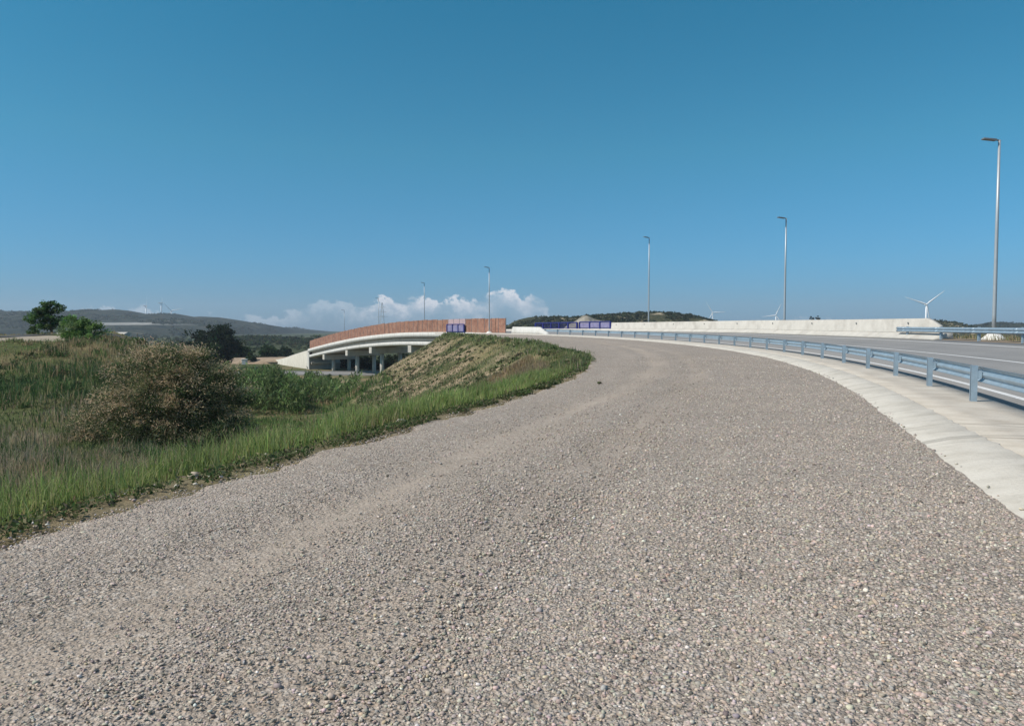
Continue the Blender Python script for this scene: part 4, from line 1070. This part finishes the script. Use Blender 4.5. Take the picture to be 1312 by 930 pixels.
def reeds():
    g = np.random.default_rng(51); n = 42000
    # leafy cane bed left of the bridge, sinking to lower growth in front of the lower road
    y = g.uniform(104, 132, n); px = g.uniform(255, 500, n); y = np.where(px > 390, y + g.uniform(8, 36, n), y); x = (px - 656) / 947 * y
    cl = fbm(x / 2.2, y / 3.5, 52); k = (g.random(n) < .2 + sstep(-.35, .25, cl)); x, y, cl, px = x[k], y[k], cl[k], px[k]; n = len(x)
    s_, d_ = proj(x, y); k = (dleft(s_) - d_ > 15.5); x, y, cl, px = x[k], y[k], cl[k], px[k]; n = len(x)
    hm = 4.6 * (1 + .6 * cl + .3 * fbm(x / .9, y / 1.5, 54)) * np.interp(px, [255, 290, 350, 368, 392, 440, 500], [.9, 1.05, 1.0, .88, .62, .56, .4])
    P = np.stack([x, y, H(x, y) + hm * g.random(n) ** .6], -1)
    out = np.stack([g.normal(0, .5, n), g.normal(0, .5, n), np.full(n, 1.0)], -1)
    c = pick([(.11, .18, .055), (.15, .22, .075), (.085, .14, .045), (.19, .235, .10)], n, g, .22) * (1 + .25 * np.sign(fbm(x / 1.3, y / 2, 58)))[:, None]
    struct('reed_bed', leaves_mesh('reed_bed', P, g.uniform(.5, 1.15, n), c, 53, .2, out), 'stuff')
    n = 30000; y = g.uniform(62, 178, n); px = g.uniform(300, 580, n); x = (px - 656) / 947 * y
    s, d = proj(x, y); cl = fbm(x / 4, y / 5, 55); k = (dleft(s) - d > 12) & (g.random(n) < .15 + sstep(-.2, .35, cl)); x, y, cl = x[k], y[k], cl[k]; n = len(x)
    h = g.uniform(.25, .8, n) * (1 + .5 * cl) * np.interp(y, [62, 90, 130, 170], [.6, .8, 1.3, 1.5])
    dry = (fbm(x / 6, y / 7, 56) < -.15)
    c = np.where(dry[:, None], pick(G_DRY, n, g), pick([(.06, .115, .03), (.085, .145, .04), (.05, .09, .028), (.11, .14, .055)], n, g, .2))
    struct('valley_plants', blades_mesh('valley_plants', put(x, y), h, g.uniform(.07, .16, n), c, .45, 57), 'stuff')
reeds()

# pale rocks and a white stone on the verge
def rock(label, s, off, size, seed, col=(.5, .46, .40)):
    x, y = path(s, dleft(s) - off); z = float(H(x, y)) + size * .2
    me = stones_mesh('rock', np.array([[0, 0, 0.]]), np.array([size]), np.array([col]), seed)
    o = link('rock', me, None, (float(x), float(y), z)); setp(o, label, 'rock', 'rocks on the verge')
rock('large pale rock lying in the dark weeds between tall grass and gravel', -5.4, .52, .20, 3, (.62, .60, .54))
rock('tan rock at the left end of the gravel edge, farthest left of the rocks', -10.6, .45, .16, 4, (.46, .38, .29))
rock('flat buff rock in the bare patch of the verge beside the tall grass', 1.2, .5, .20, 8, (.50, .42, .30))
rock('buff rock half buried where the verge bends toward the embankment', 3.6, .55, .22, 9, (.52, .44, .33))

# ------------------------------------------------------------------ shrubs and trees
def crown_pts(lobes, n, g, shell=.55):
    """points in a set of ellipsoids, biased to their outside; returns positions, outward vectors, lobe index"""
    L_ = np.array(lobes, float); vol = (L_[:, 3] * L_[:, 4] * L_[:, 5]) ** .75; k = g.choice(len(L_), n, p=vol / vol.sum())
    D = g.normal(size=(n, 3)); D /= np.linalg.norm(D, axis=1, keepdims=True)
    r = shell + (1 - shell) * g.random(n) ** .6; r = r * (1 + .16 * g.normal(size=n))
    return L_[k, :3] + D * L_[k, 3:6] * r[:, None], D, k

def plant(name, label, cat, loc, lobes, n, size, cols, seed, stems, aspect=.5, tips=None, tipfrac=0, group=None, droop=0, clump=.35, rotz=0):
    g = np.random.default_rng(seed); o = thing(name, label, cat, loc, rotz, group)
    # sub-clumps give an uneven outline and gaps
    C, D, k = crown_pts(lobes, max(12, min(n // 45, 520)), g, .45)
    per = n // len(C) + 1
    rc = clump * g.uniform(.6, 1.35, len(C))
    E = g.normal(size=(len(C), per, 3)); E *= (g.random((len(C), per, 1)) ** .4) / np.linalg.norm(E, axis=2, keepdims=True)
    E[:, :, 2] *= .75
    P = (C[:, None] + E * rc[:, None, None]).reshape(-1, 3)
    out = (D[:, None] + E * .8).reshape(-1, 3)
    cc = np.repeat(pick(cols, len(C), g, .22), per, 0) * g.uniform(.75, 1.3, (len(P), 1))
    if tips is not None:
        tclump = np.repeat(g.random(len(C)) < tipfrac, per); prob = np.where(tclump, .85, .08) * np.clip(.4 + E.reshape(-1, 3)[:, 2] / .5 + .5 * np.repeat(D[:, 2], per), .15, 1.1)
        tt = g.random(len(P)) < prob
        cc = np.where(tt[:, None], pick(tips, len(P), g, .16), cc)
    ok = P[:, 2] > (-2.2 if name == 'leafy_bush' else .02)
    P, out, cc = P[ok], out[ok], cc[ok]
    link('crown', leaves_mesh('crown', P, g.uniform(.7, 1.3, len(P)) * size, cc, seed + 1, aspect, out, droop), o)
    b = MB()
    for st in stems: b.tube(st[0], st[1], 7)
    Ck = C[g.choice(len(C), min(len(C), 26), replace=False)]
    s0 = np.array(stems[0][0][-1])
    for c in Ck:
        root = np.array(min((q for st in stems for q in st[0][1:]), key=lambda q: np.linalg.norm(np.array(q) - c)))
        mid = (root + c) / 2 + g.normal(0, .08, 3); r0 = stems[0][1][-1] * .7
        b.tube([tuple(root), tuple(mid), tuple(c)], [r0, r0 * .6, r0 * .25], 5)
    link('trunk', b.mesh('trunk', M['bark'], True), o)
    return o

def at(px, Y, dz=0):
    x = (px - 656) / 947 * Y; return (x, Y, float(H(x, Y)) + dz)

# tamarisk in flower
L = at(213, 37)
plant('tamarisk_shrub', 'broad tamarisk shrub with dusty pink and tan flower sprays beside the grass bank', 'shrub', L,
      [(0, 0, 2.8, 2.2, 1.9, 1.9), (1.7, .2, 2.7, 1.8, 1.6, 1.9), (-1.5, -.2, 2.8, 1.5, 1.5, 1.6), (.3, .2, 4.3, 1.5, 1.3, 1.0), (-3.1, -.7, 1.0, 1.3, 1.1, 1.2), (-3.7, -.9, .5, .9, .8, .8), (2.9, .3, 1.9, 1.2, 1.2, 1.7), (-1.0, .3, 4.4, 1.1, 1.0, .8), (-2.6, -.7, 2.3, 1.0, 1.0, .9), (1.5, 0, 4.4, .8, .8, .7), (2.5, .2, 3.8, .7, .7, .7), (-2.2, 0, 3.7, .7, .7, .6), (.4, 0, 5.0, .6, .6, .45), (.6, -1.2, 1.6, 1.6, 1.0, 1.3), (-1.2, -1.1, 1.5, 1.4, 1.0, 1.2)],
      85000, .135, [(.065, .095, .035), (.09, .12, .045), (.12, .14, .06), (.075, .085, .04)], 61,
      [([(-.3, 0, -.3), (-.6, 0, 1.2), (-1.2, .1, 2.6)], [.16, .11, .06]), ([(.2, .1, -.3), (.6, .1, 1.3), (1.4, .1, 2.6)], [.15, .1, .06]), ([(0, -.1, -.3), (0, -.1, 1.6), (.2, 0, 3.2)], [.15, .1, .05])],
      .24, [(.62, .45, .29), (.54, .40, .25), (.66, .51, .35), (.48, .38, .23)], .56, None, .2, .6)

# open tree on the left bank and the bush next to it
L = at(62, 86, -.6)
plant('open_tree', 'small open tree with layered green foliage on top of the left bank', 'tree', L,
      [(-.5, 0, 3.9, 1.4, 1.2, .55), (.5, .1, 4.4, 1.1, 1.0, .5), (-1.2, 0, 3.1, 1.2, 1.0, .5), (1.3, 0, 3.2, .9, .8, .5), (-.2, 0, 2.6, 1.3, 1.0, .5), (-.9, 0, 1.4, 1.6, 1.2, .9), (.9, .2, 2.1, .7, .7, .6), (.1, 0, 4.9, .6, .6, .4), (-1.6, 0, 3.5, .9, .6, .2)],
      5200, .26, [(.06, .115, .038), (.085, .15, .05), (.11, .18, .06), (.045, .085, .032)], 71,
      [([(.5, 0, -.3), (.45, 0, 1.5), (.3, 0, 3.0), (0, 0, 4.3)], [.17, .14, .10, .04]), ([(.45, 0, 1.6), (-.4, 0, 2.6), (-1.2, 0, 3.2)], [.08, .06, .03])], .55, clump=.42)
L = at(110, 70, 0)
plant('leafy_bush', 'bright green leafy bush beside the small open tree on the left bank', 'shrub', L,
      [(-1.0, 0, .9, 1.4, 1.2, 1.2), (.4, -.4, .5, 1.5, 1.3, 1.2), (1.5, -1.2, -.3, 1.4, 1.2, 1.0), (2.4, -1.9, -1.1, 1.3, 1.1, 1.0), (1.2, -2.2, -1.3, 1.2, 1.0, .8), (-1.7, .2, 1.8, .8, .7, .7), (-.5, 0, 1.7, .7, .6, .6), (.7, -.2, 1.4, .8, .7, .5), (-1.6, -.3, .1, 1.0, .9, .9)],
      14000, .2, [(.13, .225, .06), (.16, .26, .075), (.10, .175, .05), (.18, .25, .11)], 73,
      [([(0, 0, -.4), (-.1, 0, .6), (-.5, 0, 1.5)], [.08, .06, .03]), ([(.2, 0, -.4), (.7, -.3, .3), (1.3, -.8, .2)], [.07, .05, .03])], .5, clump=.42)
L = at(92, 92, -.2)
plant('pale_bush', 'pale grey green bush between the small tree and the bright leafy bush', 'shrub', L,
      [(0, 0, 1.6, 1.6, 1.2, 1.5), (1.3, 0, 1.2, 1.2, 1.0, 1.1)], 1500, .26, [(.10, .125, .07), (.085, .11, .06)], 75,
      [([(0, 0, -.4), (0, 0, 1.2), (.1, 0, 2.2)], [.07, .05, .03])], .45, clump=.4)
L = at(176, 78, -.1)
plant('round_bush', 'small bright green bush peeping over the top of the tamarisk', 'shrub', L,
      [(0, 0, .4, .6, .5, .55), (.4, 0, .2, .5, .4, .4)], 900, .18, [(.055, .11, .025), (.07, .13, .03)], 77,
      [([(0, 0, -.6), (0, 0, .4), (.05, 0, 1.2)], [.06, .04, .02])], .5, clump=.3)
far_trees = [
    ('dark_tree', 'large dark round tree standing alone beyond the valley', 272, 232, 12.6, 7.6, (.020, .034, .016), 81),
    ('dark_tree', 'small dark conical tree just left of the large dark round tree', 236, 236, 7.6, 2.1, (.014, .026, .014), 82),
    ('dark_tree', 'tiny dark tree poking above the tamarisk, left of the dark trees', 203, 250, 6.2, 1.5, (.018, .03, .016), 83),
    ('green_tree', 'mid green round tree right of the large dark tree', 310, 285, 7.0, 4.2, (.03, .055, .02), 84),
    ('green_tree', 'bushy green tree above the earth bank near the sloping wall', 345, 300, 6.2, 4.4, (.028, .052, .018), 85),
    ('green_tree', 'small pale green tree behind the white cabinet', 321, 268, 4.4, 2.0, (.05, .085, .03), 86),
    ('green_tree', 'low dark green tree against the tan hill near the bridge end', 365, 330, 5.0, 3.2, (.03, .05, .02), 87)]
for (nm, lab, px, Y, h, r, c, sd_), top in zip(far_trees, (415, 432, 436, 448, 446, 455, 449)):
    L = at(px, Y, -.2); g = np.random.default_rng(sd_); h = max(h, 1.6 + (422 - top) / 947 * Y - L[2])
    lob = [(0, 0, h * .55, r * .85, r * .85, h * .38)] + [(g.normal(0, r * .45), g.normal(0, r * .45), h * g.uniform(.35, .82), r * .5, r * .5, h * .18) for _ in range(6)] + [(0, 0, h * .25, r * .7, r * .7, h * .2)]
    if r < 2.5: lob = [(0, 0, h * .35, r, r, h * .3), (0, 0, h * .6, r * .7, r * .7, h * .25), (0, 0, h * .82, r * .4, r * .4, h * .17)]
    plant(nm, lab, 'tree', L, lob, 17000 if r > 6 else 5000 if r > 3 else 2200, .62 if r > 3 else .45, [c, lerp3(c, 1.35), lerp3(c, .75)], sd_ + 100,
          [([(0, 0, -.5), (0, 0, h * .3), (0, 0, h * .6)], [.35, .28, .12])], .6, clump=.16 * r + .25, group='trees beyond the valley')
# dark trees added behind the bridge opening to keep it dark
for i, (px, Y, h, r, lab) in enumerate([(440, 246, 5.2, 4.2, 'added dark tree seen through the bridge opening beside the far abutment'), (459, 232, 5.6, 4.6, 'added dark tree seen just right of the middle bridge column'),
                                        (477, 225, 5.8, 4.6, 'added dark tree seen just left of the right hand bridge column'), (497, 219, 6.0, 4.8, 'added dark tree seen right of the right hand bridge column'), (516, 213, 6.2, 4.8, 'added dark tree seen where the bridge opening meets the grassy slope')]):
    x = (px - 656) / 947 * Y; y = float(Y); c = (.022, .034, .016)
    plant('filler_tree', lab, 'tree', (x, y, float(H(x, y)) - .2), [(0, 0, h * .45, r, r, h * .45), (r * .5, 0, h * .3, r * .7, r * .7, h * .35), (-r * .5, 0, h * .35, r * .7, r * .7, h * .3)],
          3000, .6, [c, lerp3(c, 1.3)], 190 + i, [([(0, 0, -.5), (0, 0, h * .3), (0, 0, h * .6)], [.25, .2, .1])], .6, clump=.9, group='added trees behind the bridge')
# bush standing in front of the lower road, left of the columns
L = at(424, 150, -.2)
plant('roadside_bush', 'spiky green bush in front of the bridge columns at the lower road', 'shrub', L, [(0, 0, 1.6, 1.6, 1.4, 1.6), (1.4, 0, .9, 1.3, 1.2, 1.0), (-.6, 0, 2.3, .7, .7, .9)],
      1500, .42, [(.04, .085, .025), (.06, .115, .032), (.03, .06, .02)], 205, [([(0, 0, -.4), (0, 0, 1.0), (.1, 0, 2.2)], [.08, .06, .03])], .25, clump=.5)
L = at(492, 142, -.2)
plant('roadside_bush', 'low dark green bush at the foot of the right hand bridge column', 'shrub', L, [(0, 0, .8, 2.0, 1.4, .9), (2.0, 0, .7, 1.6, 1.2, .8)],
      1000, .36, [(.035, .075, .022), (.05, .10, .03)], 207, [([(0, 0, -.4), (0, 0, .5), (.1, 0, 1.0)], [.07, .05, .03])], .4, clump=.45)
# weeds growing out of the gravel
for lab, s, d, hh, sd_ in (('tiny green weed growing alone in the middle of the far gravel', 4.3, -8.65, .045, 211), ('leafy green weed at the bend where the grass verge meets the gravel', 21.8, -11.1, .36, 213), ('low green weed on the gravel just below the embankment corner', 18.6, -10.7, .22, 215)):
    x, y = path(s, d); z = float(zgravel(s, d))
    plant('weed', lab, 'weed', (float(x), float(y), z), [(0, 0, hh * .5, hh * 1.1, hh * .9, hh * .5)], 300, .06, [(.15, .20, .075), (.19, .21, .10), (.11, .15, .06)], sd_,
          [([(0, 0, -.05), (0, 0, hh * .4), (.02, 0, hh * .8)], [.012, .009, .005])], .4, clump=hh * .45)
# two distant tree clumps on the small hill above the wall
for px, py, lab in ((1040, 406.5, 'left one of two tiny dark trees on the low hill above the wall'), (1047.5, 404.5, 'right one of two tiny dark trees on the low hill above the wall')):
    Y = 900; X = (px - 656) / 947 * Y; zt = 1.6 + (422 - py) / 947 * Y
    plant('distant_tree', lab, 'tree', (X, Y, zt - 9), [(0, 0, 7, 2.6, 2.6, 2.2), (.8, 0, 4.5, 1.6, 1.6, 2.0)], 500, 1.2, [(.03, .04, .025), (.04, .05, .03)], 220 + int(px), [([(0, 0, -3), (0, 0, 3), (0, 0, 7)], [.5, .4, .2])], .6, clump=1.1)

# ------------------------------------------------------------------ small buildings and a cabinet far left
def shed(label, px, py, Y, wd, ht, roof=True):
    X = (px - 656) / 947 * Y; zt = 1.6 + (422 - py) / 947 * Y; z0 = zt - ht
    o = thing('farm_building', label, 'building', (X, Y, z0), 0, 'pale buildings below the ridge')
    h2 = ht * .72
    link('wall', MB().box(-wd / 2, wd / 2, -4, 4, -25, h2).mesh('wall', M['white_wall']), o)
    r = MB(); e = .5; r.add([(-wd / 2 - e, -4.5, h2 + .01), (wd / 2 + e, -4.5, h2 + .01), (wd / 2 + e, 4.5, h2 + .01), (-wd / 2 - e, 4.5, h2 + .01), (-wd / 2 - e, 0, ht), (wd / 2 + e, 0, ht)], [(3, 2, 1, 0), (0, 1, 5, 4), (2, 3, 4, 5), (1, 2, 5), (3, 0, 4)])
    link('roof', r.mesh('roof', M['white_wall'] if not roof else M['roof_tile']), o)
    link('door', MB().box(-1.4, 1.4, -4.06, -4.004, -2, h2 * .7).mesh('door', M['steel_dark']), o)
shed('small white building between the open tree and the leafy bush', 80, 426.5, 420, 5, 5, False)
shed('low white building just right of the leafy bush', 124, 426.5, 440, 5.5, 4, False)
shed('long pale building with dark door above the bank grass', 154, 425.5, 460, 9, 4.2, False)
def cabinet():
    X, Y, Z = at(313, 262); zt = 1.6 - (460 - 422) / 947 * Y
    o = thing('utility_cabinet', 'white utility cabinet on the earth bank beneath the green trees', 'cabinet', (X, Y, zt - 2.2))
    link('body', MB().box(-.85, .85, -.6, .6, -2.5, 2.0).mesh('body', M['white_wall'], bevel=.04), o)
    link('roof', MB().box(-1, 1, -.75, .75, 2.004, 2.2).mesh('roof', M['white_concrete'], bevel=.03), o)
    link('door', MB().box(-.6, .6, -.64, -.603, -.2, 1.8).mesh('door', M['lamp_metal']), o)
cabinet()

# ------------------------------------------------------------------ the air
hz = bpy.data.materials.new('haze'); hz.use_nodes = True; ht = hz.node_tree
ht.nodes.remove(ht.nodes['Principled BSDF'])
pv = ht.nodes.new('ShaderNodeVolumePrincipled'); pv.inputs['Color'].default_value = (.78, .88, 1, 1); pv.inputs['Density'].default_value = .00013; pv.inputs['Anisotropy'].default_value = .1
ht.links.new(pv.outputs[0], ht.nodes['Material Output'].inputs['Volume'])
struct('haze', MB().box(-5600, 5600, -5600, 5600, -60, 190).mesh('haze', hz), 'stuff')
scene.cycles.volume_bounces = 0
